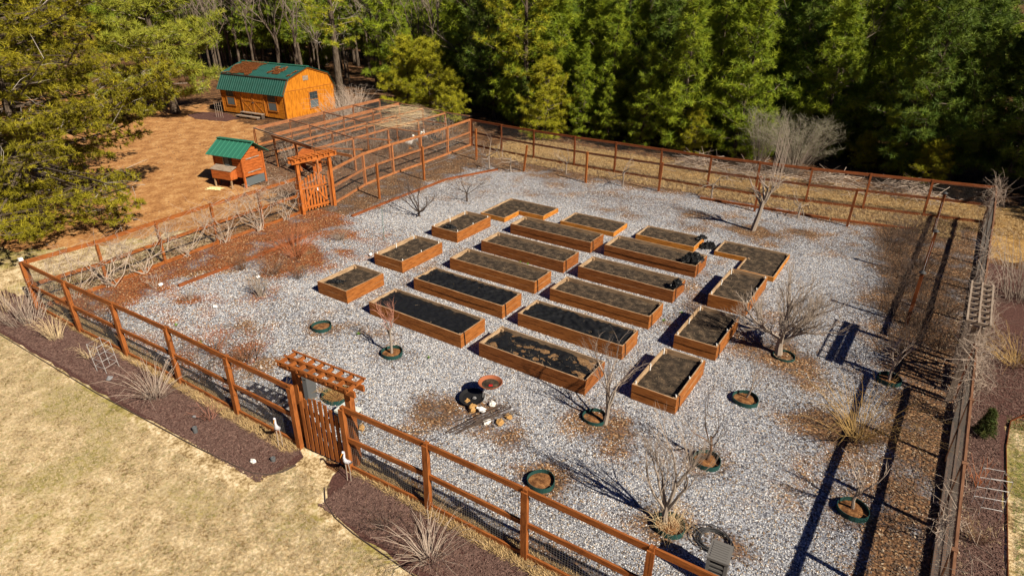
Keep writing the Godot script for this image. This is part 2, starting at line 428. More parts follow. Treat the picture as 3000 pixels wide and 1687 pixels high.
# ---------------------------------------------------------------- ground
func sheet(called: String, poly: Array, y: float, m: Material, rough := 0.1, label := "") -> MeshInstance3D:
	var p := PackedVector2Array()
	for i in poly.size():
		var a: Vector2 = poly[i]
		var b: Vector2 = poly[(i + 1) % poly.size()]
		var k := maxi(1, mini(160, int(a.distance_to(b) / 0.3)))
		if rough <= 0.0: k = 1
		var nn := (b - a).orthogonal().normalized()
		for j in k:
			p.append(a.lerp(b, float(j) / k) + (nn * R.randfn(0, rough * 0.5) if j > 0 else Vector2.ZERO))
	var idx := Geometry2D.triangulate_polygon(p)
	var g := Geo.new()
	var uv2 := PackedVector2Array()
	for i in range(0, idx.size(), 3):
		var t := [p[idx[i]], p[idx[i + 1]], p[idx[i + 2]]]
		if (t[1] - t[0]).cross(t[2] - t[0]) < 0: t.reverse()
		for q in t:
			g.v.append(Vector3(q.x, 0, q.y)); g.n.append(Vector3.UP); g.uv.append(q)
			uv2.append(Vector2((q.x - MX0) / MSX, (q.y - MZ0) / MSZ))
	var arr := []
	arr.resize(Mesh.ARRAY_MAX)
	arr[Mesh.ARRAY_VERTEX] = g.v; arr[Mesh.ARRAY_NORMAL] = g.n; arr[Mesh.ARRAY_TEX_UV] = g.uv; arr[Mesh.ARRAY_TEX_UV2] = uv2
	var am := ArrayMesh.new()
	am.add_surface_from_arrays(Mesh.PRIMITIVE_TRIANGLES, arr)
	var o := part(called, am, m, self, Vector3(0, y, 0))
	o.set_meta("kind", "structure")
	if label: o.set_meta("label", label)
	return o

func V(x: float, z: float) -> Vector2: return Vector2(x, z)

func _ground() -> void:
	sheet("ground", [V(-260, -420), V(160, -420), V(160, 60), V(-260, 60)], -0.024, M.forest_floor, 0.0, "brown leaf and pine straw floor of the wood")
	sheet("dirt_clearing", [V(-72, -38), V(-60, -25), V(-56, -33.5), V(-52, -31), V(-43, -30), V(-36, -24), V(-33, -21), V(-25, -19), V(-24.3, -7), V(-40, -2), V(-70, -3), V(-80, -14)], -0.018, M.dirt, 0.3, "bare orange dirt clearing beside the coop and shed")
	sheet("lawn", [V(-90, 40), V(60, 40), V(60, -18), V(3.3, -18), V(2.6, -7.6), V(-9.4, -7.42), V(-11.0, -7.3), V(-24.4, -6.95), V(-24.9, -14.5), V(-27.5, -14.0), V(-28.5, -11.0), V(-31, -8.6), V(-60, -6.5), V(-90, -6)], -0.012, M.lawn, 0.25, "dormant tan lawn with greenish patches")
	sheet("grass_strip", [V(-25.5, -34.6), V(-24, -37.2), V(-16, -38.3), V(-8, -38.8), V(0, -39.5), V(14, -41), V(14, -32), V(3, -31), V(2, -34.8)], -0.013, M.dry_grass, 0.3, "strip of dry straw coloured grass outside the back fence")
	sheet("run_floor", [V(-36.4, -36.8), V(-26.3, -36.0), V(-25.2, -22.6), V(-24.5, -20.3), V(-29.5, -20.6), V(-35.0, -21.6)], -0.006, M.run_soil, 0.12, "scratched brown soil inside the chicken run")
	sheet("gravel_yard", [V(-24.4, -6.95), V(1.85, -7.7), V(2.05, -14), V(2.3, -20), V(2.85, -35.6), V(0.4, -35.5), V(-4.8, -34.4), V(-26.5, -34.4), V(-25.7, -23.6), V(-24.5, -20.2), V(-24.8, -18.6)], 0.0, M.gravel, 0.0, "pale grey gravel with brown leaf litter inside the fenced garden")
	sheet("mulch_bed", [V(-27, -6.9), V(-24.3, -6.9), V(-11.2, -7.25), V(-10.72, -7.05), V(-10.68, -6.75), V(-10.75, -6.45), V(-10.95, -6.2), V(-11.25, -6.05), V(-11.8, -5.97), V(-13.2, -5.85), V(-17.5, -5.6), V(-23.6, -5.45), V(-27, -5.6)], -0.004, M.mulch, 0.06, "dark brown mulch bed along the fence left of the arbour gate")
	sheet("mulch_bed_001", [V(-9.7, -7.3), V(1.9, -7.75), V(2.6, -6.9), V(2.4, -6.0), V(-6.2, -6.05), V(-8.0, -6.12), V(-8.6, -6.2), V(-9.1, -6.38), V(-9.45, -6.65), V(-9.65, -7.0)], -0.004, M.mulch, 0.06, "dark brown mulch bed along the fence right of the arbour gate")
	sheet("mulch_bed_002", [V(1.9, -7.6), V(2.1, -14), V(2.35, -20), V(2.7, -30.5), V(6.5, -30), V(9.5, -22), V(9.0, -19.2), V(4.6, -19.1), V(3.75, -18.95), V(3.4, -18.3), V(3.28, -17), V(3.2, -12), V(3.0, -6)], -0.003, M.mulch, 0.06, "dark brown mulch bed outside the right hand fence")
	sheet("mulch_bed_003", [V(-52.6, -29.6), V(-50.5, -28.9), V(-47.4, -29.7), V(-47.8, -31.2), V(-50.5, -31.8), V(-52.6, -31.0)], -0.007, M.mulch, 0.15, "small purple brown mulch bed in front of the shed")
	# dark edging strips where mulch meets lawn
	var e1 := [V(-27, -5.55), V(-23.6, -5.4), V(-17.5, -5.55), V(-13.2, -5.8), V(-11.8, -5.93), V(-11.23, -6.01), V(-10.91, -6.17), V(-10.7, -6.44), V(-10.63, -6.75)]
	var e2 := [V(-9.5, -6.63), V(-9.13, -6.33), V(-8.62, -6.15), V(-8.0, -6.07), V(-6.2, -6.0), V(-2, -5.95)]
	var e3 := [V(3.05, -7), V(3.25, -12), V(3.33, -17), V(3.45, -18.3), V(3.8, -18.9), V(4.6, -19.05), V(7, -19.1)]
	var k := 0
	for e in [[e1, "dark edging strip between lawn and mulch left of the arbour gate"], [e2, "dark edging strip between lawn and mulch right of the arbour gate"], [e3, "dark edging strip between green lawn corner and mulch outside the right fence"]]:
		var g := Geo.new()
		for i in e[0].size() - 1:
			var a: Vector2 = e[0][i]
			var b: Vector2 = e[0][i + 1]
			g.bar(Vector3(a.x, 0.005, a.y), Vector3(b.x, 0.005, b.y), 0.014, 0.05)
		single("garden_edging", g.mesh(), M.twig_dark if k < 2 else M.stain_dark, e[1], "edging", Vector3.ZERO, 0.0, "edging strips around the mulch")
		k += 1
	# low landscape timbers between litter beds and gravel
	var tl := [[V(-22.4, -19.6), V(-22.55, -23), "low red timber edging beside the gravel nearest the coop gate"], [V(-22.55, -23.05), V(-22.6, -27), "low red timber edging in front of the middle trellis post"], [V(-22.6, -27.05), V(-21.4, -30.4), "low red timber edging running toward the back corner of the gravel"], [V(-22.0, -13.4), V(-22.1, -16.6), "low red timber edging in the rusty litter by the left fence"], [V(-22.0, -10.6), V(-22.0, -13.3), "low red timber edging beside the pale viny shrub"], [V(-3.2, -32.3), V(0.2, -33.0), "low red timber edging between back gravel and dry grass"], [V(-9.5, -31.9), V(-3.3, -32.3), "low red timber edging behind the tall upright pruned tree"]]
	for t in tl:
		var d: Vector2 = t[1] - t[0]
		var c: Vector2 = (t[0] + t[1]) * 0.5
		single("edging_timber", board(Vector3(snappedf(d.length(), 0.01), 0.11, 0.09)), M.stain_dark, t[2], "timber", Vector3(c.x, 0.05, c.y), -atan2(d.y, d.x), "landscape timbers")

# ---------------------------------------------------------------- fences and gates
func wire_panel(w: float, h: float, dx: float, dy: float, r: float) -> ArrayMesh:
	var key := "w%.2f_%.2f_%.2f_%.2f" % [w, h, dx, dy]
	if cache.has(key): return cache[key]
	var g := Geo.new()
	var nx := int(w / dx)
	var ny := int(h / dy)
	for i in nx + 1:
		var x := -w / 2 + w * i / nx
		g.tube([Vector3(x, 0, 0), Vector3(x, h, 0)], [r, r], 3)
	for i in ny + 1:
		var y := h * i / ny
		g.tube([Vector3(-w / 2, y, r), Vector3(w / 2, y, r)], [r, r], 3)
	cache[key] = g.mesh()
	return cache[key]

# pts: post feet along the run; gaps: bays left open for a gate; side: which way (+1/-1 local z) the trim boards face
func fence(called: String, label: String, pts: Array, gaps: Array, side: float, m: Material, trim := true, top := 1.83) -> Node3D:
	var o := thing(called, label, "fence", Vector3(pts[0].x, 0, pts[0].y), 0.0, "fence runs around the garden")
	var org: Vector2 = pts[0]
	for i in pts.size():
		var p: Vector2 = pts[i] - org
		var d: Vector2 = (pts[mini(i + 1, pts.size() - 1)] - pts[maxi(i - 1, 0)]).normalized()
		var a := -atan2(d.y, d.x)
		var lean := Vector3(R.randfn(0, 0.008), a, R.randfn(0, 0.008))
		part("post", board(Vector3(0.095, top + 0.02, 0.095), i % 4), m, o, Vector3(p.x, (top + 0.02) / 2 - 0.03, p.y), lean)
		if trim:
			var off := Vector2(-d.y, d.x) * 0.066 * side
			part("trim_board", board(Vector3(0.14, top - 0.06, 0.03), i % 4), m, o, Vector3(p.x + off.x, (top - 0.06) / 2 - 0.01, p.y + off.y), lean)
	for i in pts.size() - 1:
		if i in gaps: continue
		var a2: Vector2 = pts[i] - org
		var b2: Vector2 = pts[i + 1] - org
		var d2 := b2 - a2
		var len := snappedf(d2.length() - 0.1, 0.01)
		var mid := (a2 + b2) * 0.5
		var turn := -atan2(d2.y, d2.x)
		var sag := R.randfn(0, 0.004)
		part("top_rail", board(Vector3(len, 0.14, 0.045), (i * 3) % 4), m, o, Vector3(mid.x, top - 0.085, mid.y), Vector3(0, turn, sag))
		part("middle_rail", board(Vector3(len, 0.12, 0.045), (i * 3 + 1) % 4), m, o, Vector3(mid.x, 0.92, mid.y), Vector3(0, turn, -sag))
		part("bottom_board", board(Vector3(len, 0.13, 0.045), (i * 3 + 2) % 4), m, o, Vector3(mid.x, 0.075, mid.y), Vector3(0, turn, sag * 0.5))
		var wp := part("wire_mesh", wire_panel(2.4, 1.6, 0.06, 0.06, 0.0024), M.wire, o, Vector3(mid.x, 0.12, mid.y), Vector3(0, turn, 0))
		wp.position += Vector3(-d2.y, 0, d2.x).normalized() * -0.03 * side
		wp.scale.x = (len + 0.08) / 2.4
	return o

func arbour(label: String, at: Vector3, turn: float, w: float, h: float, m: Material) -> Node3D:
	var o := thing("gate_arbour", label, "arbour", at, turn, "arbours over the garden gates")
	for x in [0.0, w]:
		part("post", board(Vector3(0.15, h - 0.15, 0.15), int(x)), m, o, Vector3(x, (h - 0.15) / 2 - 0.02, -0.13))
	for z in [-0.27, 0.01]:
		part("beam", board(Vector3(w + 0.7, 0.15, 0.05), 1), m, o, Vector3(w / 2, h - 0.12, z))
	var n := 8
	for i in n:
		part("rafter", board(Vector3(0.05, 0.09, 0.56), i % 3), m, o, Vector3(-0.22 + (w + 0.44) * i / (n - 1), h + 0.0, -0.13))
	for z in [-0.38, -0.13, 0.12]:
		part("slat", board(Vector3(w + 0.62, 0.025, 0.045), 2), m, o, Vector3(w / 2, h + 0.058, z))
	return o

func gate(label: String, at: Vector3, turn: float, w: float, m: Material, top := 1.62) -> Node3D:
	var o := thing("garden_gate", label, "gate", at, turn, "picket gates under the arbours")
	var n := 8
	for i in n:
		var t := (i + 0.5) / n
		var hh := snappedf(top - 0.28 + 0.28 * sin(PI * clampf(t, 0.08, 0.92)), 0.01)
		part("picket", board(Vector3(0.1, hh, 0.022), i % 4), m, o, Vector3(0.1 + (w - 0.2) * t, hh / 2 + 0.06, 0.012))
	for y in [0.22, 1.18]:
		part("rail", board(Vector3(w - 0.2, 0.1, 0.04), 1), m, o, Vector3(w / 2, y, -0.021))
	for s in [[0.14, w * 0.48], [w - 0.14, w * 0.52]]:
		var a := Vector3(s[0], 0.28, -0.021)
		var b := Vector3(s[1], 1.12, -0.021)
		var d := b - a
		part("brace", board(Vector3(snappedf(d.length(), 0.01), 0.085, 0.036), 2), m, o, (a + b) * 0.5, Vector3(0, 0, atan2(d.y, d.x)))
	part("latch", board(Vector3(0.05, 0.14, 0.02)), M.white, o, Vector3(w * 0.42, 1.02, -0.053))
	for y in [0.3, 1.1]:
		part("hinge", board(Vector3(0.22, 0.04, 0.012)), M.black_plastic, o, Vector3(0.15, y + 0.06, -0.047))
	return o

func _fences() -> void:
	fence("garden_fence", "rust stained post and rail fence beside the lawn left of the arbour gate", [V(-24.35, -6.9), V(-21.45, -6.96), V(-18.75, -7.06), V(-16.08, -7.16), V(-13.45, -7.2), V(-11.05, -7.25)], [], 1.0, M.stain)
	fence("garden_fence", "rust stained post and rail fence beside the lawn right of the arbour gate", [V(-9.45, -7.38), V(-7.13, -7.5), V(-4.72, -7.56), V(-2.25, -7.62), V(0.1, -7.68), V(1.85, -7.72)], [], 1.0, M.stain)
	fence("garden_fence", "vine tangled rust fence between the dirt clearing and the litter strip", [V(-24.32, -6.98), V(-24.2, -9.18), V(-24.45, -11.52), V(-24.62, -13.96), V(-24.68, -16.33), V(-24.8, -18.5)], [], 1.0, M.stain, false)
	fence("garden_fence", "rust fence along the chicken run toward the back corner", [V(-24.5, -20.3), V(-25.65, -23.7), V(-25.9, -26.2), V(-26.0, -28.8), V(-26.2, -31.6), V(-26.5, -34.4)], [], -1.0, M.run_wood)
	fence("garden_fence", "rust fence with wire mesh in front of the dry grass and pines", [V(-26.4, -34.45), V(-23.7, -34.1), V(-21.1, -33.95), V(-18.1, -33.85), V(-15.4, -33.9), V(-12.6, -33.95), V(-9.8, -33.95), V(-7.3, -34.2), V(-4.8, -34.5), V(-2.2, -35.0), V(0.4, -35.5), V(2.85, -35.9)], [], -1.0, M.stain_dark, false)
	fence("garden_fence", "weathered fence between leaf litter and mulch seen along its length", [V(1.9, -7.8), V(1.98, -10.4), V(2.06, -13.0), V(2.14, -15.6), V(2.22, -18.3)], [], 1.0, M.weathered, false)
	fence("garden_fence", "vine covered weathered fence between the side arbour and the back corner", [V(2.3, -21.1), V(2.45, -24.0), V(2.56, -27.0), V(2.7, -30.0), V(2.8, -33.0), V(2.88, -35.8)], [], 1.0, M.weathered, false)
	var cap := single("post_cap", board(Vector3(0.12, 0.1, 0.12)), M.white, "white plastic cap on the fence corner post by the dry shrubs", "post cap", Vector3(-24.35, 1.87, -6.9))
	cap.rotation.z = 0.1
	# the three gates with their arbours
	arbour("rust arbour with open slat top over the lawn side gate", Vector3(-11.1, 0, -7.36), 0.055, 1.68, 2.34, M.stain)
	gate("rust picket gate between mulch beds under the slatted arbour", Vector3(-10.98, 0, -7.28), 0.075, 1.46, M.stain)
	arbour("rust arbour over the gate beside the chicken coop", Vector3(-24.55, 0, -20.35), -PI / 2 - 0.1, 1.8, 2.72, M.stain_orange)
	gate("orange picket gate with inverted V brace beside the chicken coop", Vector3(-24.55, 0.0, -20.22), -PI / 2 - 0.16, 1.55, M.stain_orange, 1.75)
	arbour("weathered arbour over the side gate between leaf litter and mulch", Vector3(2.2, 0, -18.5), PI / 2 - 0.03, 2.3, 2.5, M.grey_wood)
	gate("weathered picket gate under the vine covered side arbour", Vector3(2.22, 0, -18.75), PI / 2 - 0.03, 1.9, M.stain_dark)

# ---------------------------------------------------------------- raised beds
# board with a stained outside (+z, ends) and a raw inside and top
func bed_board(len: float, h: float, t: float, variant: int, out: Material) -> ArrayMesh:
	var key := "bb%.2f_%.2f_%d_%d" % [len, h, variant, out.get_instance_id()]
	if cache.has(key): return cache[key]
	var A := Geo.new()
	var B := Geo.new()
	var n := 8
	var o := Vector2(variant * 0.43, variant * 0.77)
	var rng := RandomNumberGenerator.new()
	rng.seed = variant * 31 + int(len * 100)
	var bow := rng.randf_range(-0.012, 0.012)
	for i in n:
		var x0 := -len / 2 + len * i / n
		var x1 := -len / 2 + len * (i + 1) / n
		var z0 := bow * (1.0 - pow(2.0 * x0 / len, 2))
		var z1 := bow * (1.0 - pow(2.0 * x1 / len, 2))
		var y0 := h + 0.004 * sin(x0 * 3.1 + variant)
		var y1 := h + 0.004 * sin(x1 * 3.1 + variant)
		A.quad_uv(Vector3(x0, 0, z0), Vector3(x0, y0 - 0.006, z0), Vector3(x1, y1 - 0.006, z1), Vector3(x1, 0, z1), Vector2(x0, 0) + o, Vector2(x0, y0) + o, Vector2(x1, y1) + o, Vector2(x1, 0) + o)
		A.quad_uv(Vector3(x0, y0 - 0.006, z0), Vector3(x0, y0, z0 - 0.006), Vector3(x1, y1, z1 - 0.006), Vector3(x1, y1 - 0.006, z1), Vector2(x0, y0) + o, Vector2(x0, y0) + o, Vector2(x1, y1) + o, Vector2(x1, y1) + o)
		B.quad_uv(Vector3(x0, y0, z0 - 0.006), Vector3(x0, y0, z0 - t), Vector3(x1, y1, z1 - t), Vector3(x1, y1, z1 - 0.006), Vector2(x0, 0) + o, Vector2(x0, t) + o, Vector2(x1, t) + o, Vector2(x1, 0) + o)
		B.quad_uv(Vector3(x1, 0, z1 - t), Vector3(x1, y1, z1 - t), Vector3(x0, y0, z0 - t), Vector3(x0, 0, z0 - t), Vector2(x1, 0) + o, Vector2(x1, y1) + o, Vector2(x0, y0) + o, Vector2(x0, 0) + o)
	for s in [-1.0, 1.0]:
		var x: float = s * len / 2
		A.quad_uv(Vector3(x, 0, 0), Vector3(x, h, 0), Vector3(x, h, -t), Vector3(x, 0, -t), o, o + Vector2(0, h), o + Vector2(t, h), o + Vector2(t, 0))
	var m := ArrayMesh.new()
	A.mesh(m)
	B.mesh(m)
	m.surface_set_material(0, out)
	m.surface_set_material(1, M.raw_wood)
	cache[key] = m
	return m

func in_poly(p: Vector2, poly: PackedVector2Array) -> bool:
	return Geometry2D.is_point_in_polygon(p, poly)

func surface_grid(poly: PackedVector2Array, step: float, hf: Callable) -> ArrayMesh:
	var r := Rect2(poly[0], Vector2.ZERO)
	for p in poly: r = r.expand(p)
	var nx := maxi(2, int(r.size.x / step))
	var nz := maxi(2, int(r.size.y / step))
	var g := Geo.new()
	var P := []
	var N := []
	for zi in nz + 1:
		for xi in nx + 1:
			var q := r.position + Vector2(r.size.x * xi / nx, r.size.y * zi / nz)
			P.append(Vector3(q.x, hf.call(q), q.y))
	for zi in nz + 1:
		for xi in nx + 1:
			var l: Vector3 = P[zi * (nx + 1) + maxi(xi - 1, 0)]
			var rr: Vector3 = P[zi * (nx + 1) + mini(xi + 1, nx)]
			var u: Vector3 = P[maxi(zi - 1, 0) * (nx + 1) + xi]
			var d: Vector3 = P[mini(zi + 1, nz) * (nx + 1) + xi]
			N.append((d - u).cross(rr - l).normalized())
	for zi in nz:
		for xi in nx:
			var a := zi * (nx + 1) + xi
			var b := a + nx + 1
			if poly.size() > 4:
				var cq: Vector3 = (P[a] + P[b + 1]) * 0.5
				if not in_poly(Vector2(cq.x, cq.z), poly): continue
			for k in [a, a + 1, b + 1, a, b + 1, b]:
				g.v.append(P[k]); g.n.append(N[k])
	return g.mesh()

# poly in metres (world x, z), drawn so that the outside is on its left; fill: "soil", "liner", "half"
func bed(label: String, poly: Array, h: float, tiers: int, fill: String, out: Material, seedv: int, pipes := 0, hose := false) -> Node3D:
	var c := Vector2.ZERO
	for p in poly: c += p
	c /= poly.size()
	var o := thing("raised_bed", label, "raised bed", Vector3(c.x, 0, c.y), 0.0, "raised beds on the gravel")
	var pl := PackedVector2Array()
	for p in poly: pl.append(p - c)
	var t := 0.042
	var n := pl.size()
	var bh := h / tiers
	for k in tiers:
		for i in n:
			var a := pl[i]
			var b := pl[(i + 1) % n]
			var d := b - a
			var cut := 0.0 if i % 2 == 0 else t
			var ln := snappedf(d.length() - 2 * cut, 0.01)
			var mid := (a + b) * 0.5
			var q := Vector3(mid.x, k * bh + R.randf_range(0.0, 0.006), mid.y)
			var outw := Vector2(-d.y, d.x).normalized()
			q += Vector3(outw.x, 0, outw.y) * (R.randf_range(-0.004, 0.004) - (0.006 if k == 0 and tiers > 1 else 0.0))
			part("side_board", bed_board(ln, bh - (0.016 if k < tiers - 1 else 0.005), t, (seedv + i * 2 + k) % 5, out), null, o, q, Vector3(R.randfn(0, 0.01), -atan2(d.y, d.x), R.randfn(0, 0.0015)))
	for i in n:
		var a3 := pl[i]
		var inw := (-(pl[i] - pl[(i + n - 1) % n]).normalized() + (pl[(i + 1) % n] - pl[i]).normalized()) * 0.085
		if not in_poly(a3 + inw * 0.3, pl): inw = -inw
		part("corner_post", board(Vector3(0.075, h - 0.03, 0.075), i % 3), M.raw_wood, o, Vector3(a3.x + inw.x, (h - 0.03) / 2, a3.y + inw.y))
	var ins := PackedVector2Array()
	var off := Geometry2D.offset_polygon(pl, -0.045)
	ins = off[0] if off.size() else pl
	if n == 4:
		var rr := Rect2(ins[0], Vector2.ZERO)
		for p in ins: rr = rr.expand(p)
		ins = PackedVector2Array([rr.position, rr.position + Vector2(rr.size.x, 0), rr.end, rr.position + Vector2(0, rr.size.y)])
	var nz := FastNoiseLite.new()
	nz.seed = seedv
	nz.frequency = 0.9
	var low := h - (0.11 if tiers > 1 else 0.05)
	part("soil", surface_grid(ins, 0.09, func(q): return low - 0.03 + 0.045 * nz.get_noise_2d(q.x, q.y) + 0.02 * nz.get_noise_2d(q.x * 5, q.y * 5)), M.bed_soil if fill != "half" else M.straw_soil, o)
	if fill != "soil":
		var fr := FastNoiseLite.new()
		fr.seed = seedv + 5
		fr.frequency = 1.1
		fr.fractal_type = FastNoiseLite.FRACTAL_RIDGED
		fr.domain_warp_enabled = true
		fr.domain_warp_amplitude = 0.8
		var half := fill == "half"
		var off2 := 0.012 if fill == "liner" else 0.0
		part("liner", surface_grid(ins, 0.05, func(q):
			var base := low + off2 + (0.09 if seedv in [7, 12] else 0.04) * fr.get_noise_2d(q.x * 1.6, q.y * 1.6) + 0.01 * nz.get_noise_2d(q.x * 7, q.y * 7)
			return base - (0.09 * maxf(0.0, nz.get_noise_2d(q.x * 1.3 + 9, q.y * 2.2) + 0.18) if half else 0.05 * maxf(0.0, nz.get_noise_2d(q.x * 0.8 + 3, q.y * 1.2) - 0.30))), M.liner, o)
	# straw and dead stems lying on top
	var lo := ins[0]
	var hi := ins[0]
	for p in ins:
		lo = lo.min(p)
		hi = hi.max(p)
	var cnt := int((hi.x - lo.x) * (hi.y - lo.y) * (26 if fill == "soil" else (60 if fill == "half" else 5)))
	var mm := MultiMesh.new()
	mm.transform_format = MultiMesh.TRANSFORM_3D
	mm.use_colors = true
	mm.mesh = cache.straw
	mm.instance_count = cnt
	for i in cnt:
		var q := Vector2(R.randf_range(lo.x + 0.06, hi.x - 0.06), R.randf_range(lo.y + 0.06, hi.y - 0.06))
		if n > 4 and not in_poly(q, ins): q = (ins[0] + ins[1] + ins[2]) / 3.0
		var s := R.randf_range(0.4, 1.3)
		mm.set_instance_transform(i, Transform3D(Basis.from_euler(Vector3(R.randfn(0, 0.2), R.randf() * TAU, R.randfn(0, 0.15))).scaled(Vector3(s, s, s)), Vector3(q.x, low + R.randf_range(-0.015, 0.012), q.y)))
		var tone := R.randf_range(0.35, 1.0)
		mm.set_instance_color(i, Color(0.36, 0.27, 0.17) * tone)
	var mi := MultiMeshInstance3D.new()
	mi.name = "straw"
	mi.multimesh = mm
	mi.material_override = M.scatter
	mi.set_meta("kind", "stuff")
	o.add_child(mi, true)
	# hoop sockets of white pipe
	for i in pipes:
		var side := i % 2
		var f := (0.04 + 0.92 * float(i / 2) / maxf(1.0, pipes / 2 - 1))
		var a4 := pl[0] + Vector2(0.06, -0.03) if side == 0 else pl[1] + Vector2(-0.06, -0.03)
		var b4 := pl[3] + Vector2(0.06, 0.06) if side == 0 else pl[2] + Vector2(-0.06, 0.06)
		var q4 := a4.lerp(b4, f)
		var gp := Geo.new()
		gp.tube([Vector3(0, -0.2, 0), Vector3(0, 0.06, 0)], [0.019, 0.019], 7)
		part("hoop_socket", gp.mesh(), M.white, o, Vector3(q4.x, h, q4.y), Vector3(0, 0, R.randfn(0, 0.04)))
	if hose:
		var g := Geo.new()
		var e := pl[1]
		g.tube([Vector3(e.x + 0.03, 0.0, e.y - 0.2), Vector3(e.x + 0.035, h * 0.55, e.y - 0.17), Vector3(e.x + 0.03, h + 0.03, e.y - 0.15), Vector3(e.x - 0.05, h + 0.05, e.y - 0.16), Vector3(e.x - 0.2, h + 0.02, e.y - 0.14), Vector3(e.x - 0.4, low + 0.03, e.y - 0.2)], [0.014, 0.014, 0.014, 0.014, 0.013, 0.012], 5)
		part("drip_hose", g.mesh(), M.black_plastic, o)
	return o

func rect(x0: float, x1: float, z0: float, z1: float) -> Array:   # L, N, R, F: near edge first
	return [V(x0, z1), V(x1, z1), V(x1, z0), V(x0, z0)]

func _beds() -> void:
	var g := Geo.new()
	g.tri(Vector3(-0.09, 0, -0.004), Vector3(0.09, 0.004, 0), Vector3(-0.09, 0, 0.004))
	cache.straw = g.mesh()
	var h := 0.487
	var s: Material = M.bed_stain
	var s2: Material = M.bed_stain_b
	var am: Material = M.bed_amber
	bed("short two board bed with soil and black scraps nearest the empty green ring", rect(-17.31, -15.81, -15.03, -13.19), h, 2, "soil", s, 1, 0)
	bed("short two board bed with white pipe stubs between two other short beds", rect(-17.46, -15.97, -18.64, -16.19), h, 2, "soil", s, 2, 6)
	bed("short two board bed with green weeds next to the amber L shaped bed", rect(-17.6, -16.16, -22.36, -19.86), h, 2, "soil", s, 3, 6)
	bed("long soil bed beside the inner corner of the amber L shaped bed near the coop", rect(-14.89, -10.85, -23.31, -22.11), h, 2, "soil", s2, 4, 0, true)
	bed("long soil bed with small green sprouts on its side board", rect(-14.76, -10.79, -20.97, -19.72), h, 2, "soil", s2, 5, 0, true)
	bed("long soil bed one row back from the black lined bed, with a seam across", rect(-14.7, -10.76, -18.75, -17.56), h, 2, "soil", s, 6, 0, true)
	bed("long bed with crumpled black liner and straw spots behind the flat lined bed", rect(-14.62, -10.67, -16.55, -15.36), h, 2, "liner", s, 7, 0, true)
	bed("long bed with flat black liner behind the small pink tipped tree in a ring", rect(-14.59, -10.65, -14.36, -13.08), h, 2, "liner", s, 8, 0, true)
	bed("long soil bed with a mound and a twisted black cloth at its end", rect(-10.28, -6.4, -23.55, -22.23), h, 2, "soil", s2, 9, 0, true)
	bed("long soil bed with a black cloth folded over its end board", rect(-10.14, -6.33, -20.89, -19.7), h, 2, "soil", s2, 10, 0, true)
	bed("long bed of dry reddish brown soil with dead stems, behind the deeply lined bed", rect(-10.05, -6.29, -18.66, -17.45), h, 2, "soil", s, 11, 0, true)
	bed("long bed with deeply crumpled black liner covering all of it", rect(-9.98, -6.23, -16.44, -15.27), h, 2, "liner", s, 12, 0, true)
	bed("long bed with straw over torn black liner nearest the bird bath", rect(-9.92, -6.3, -14.24, -13.04), h, 2, "half", s2, 13, 0, false)
	bed("short soil bed with white pipe stubs touching the amber bed by the bushy tree", rect(-5.24, -3.89, -22.83, -20.18), h, 2, "soil", s, 14, 6, true)
	bed("short dark soil bed shaded by the round bushy bare tree", rect(-5.2, -3.87, -19.18, -16.81), h, 2, "soil", s, 15, 6, true)
	bed("short soil bed beside the leaning grey fruit tree, its side crossed by twigs", rect(-5.19, -3.93, -15.94, -13.63), h, 2, "soil", s, 16, 6, true)
	bed("amber L shaped low bed nearest the coop gate", [V(-17.33, -23.15), V(-15.94, -23.15), V(-15.94, -24.42), V(-14.56, -24.42), V(-14.56, -25.84), V(-17.38, -25.84)], 0.22, 1, "soil", am, 17)
	bed("low amber rectangular bed without any cloth beyond the long beds", rect(-13.6, -10.87, -25.83, -24.37), 0.21, 1, "soil", am, 18)
	bed("low amber rectangular bed with a black cloth at its corner", rect(-9.96, -7.32, -26.05, -24.7), 0.23, 1, "soil", am, 19)
	bed("amber L shaped low bed behind the round bushy bare tree", [V(-6.5, -24.87), V(-5.2, -24.87), V(-5.2, -23.55), V(-3.8, -23.55), V(-3.8, -26.27), V(-6.5, -26.27)], 0.2, 1, "soil", am, 20)
	# loose black cloths
	var cl := [[Vector3(-6.75, 0.44, -22.75), 0.6, Vector3(0.95, 0.5, 0.45), "twisted black cloth on the mounded soil bed"], [Vector3(-6.42, 0.5, -20.2), 1.4, Vector3(0.5, 0.34, 0.38), "black cloth folded over a bed end board"], [Vector3(-6.95, 0.0, -25.5), 0.4, Vector3(0.8, 0.42, 0.5), "black cloth lying on gravel between two amber beds"], [Vector3(-7.4, 0.2, -25.9), 0.9, Vector3(0.5, 0.26, 0.3), "black cloth bunched on the corner of a low amber bed"], [Vector3(-17.0, 0.36, -20.4), 0.4, Vector3(0.6, 0.22, 0.35), "black cloth scrap in the short bed with green weeds"], [Vector3(-16.9, 0.37, -13.7), 0.5, Vector3(0.7, 0.14, 0.3), "black cloth scrap in the short bed nearest the empty ring"]]
	for c in cl:
		single("black_cloth", rag(c[2], int(c[0].x * 100)), M.liner, c[3], "cloth", c[0], c[1], "black cloths on the beds")

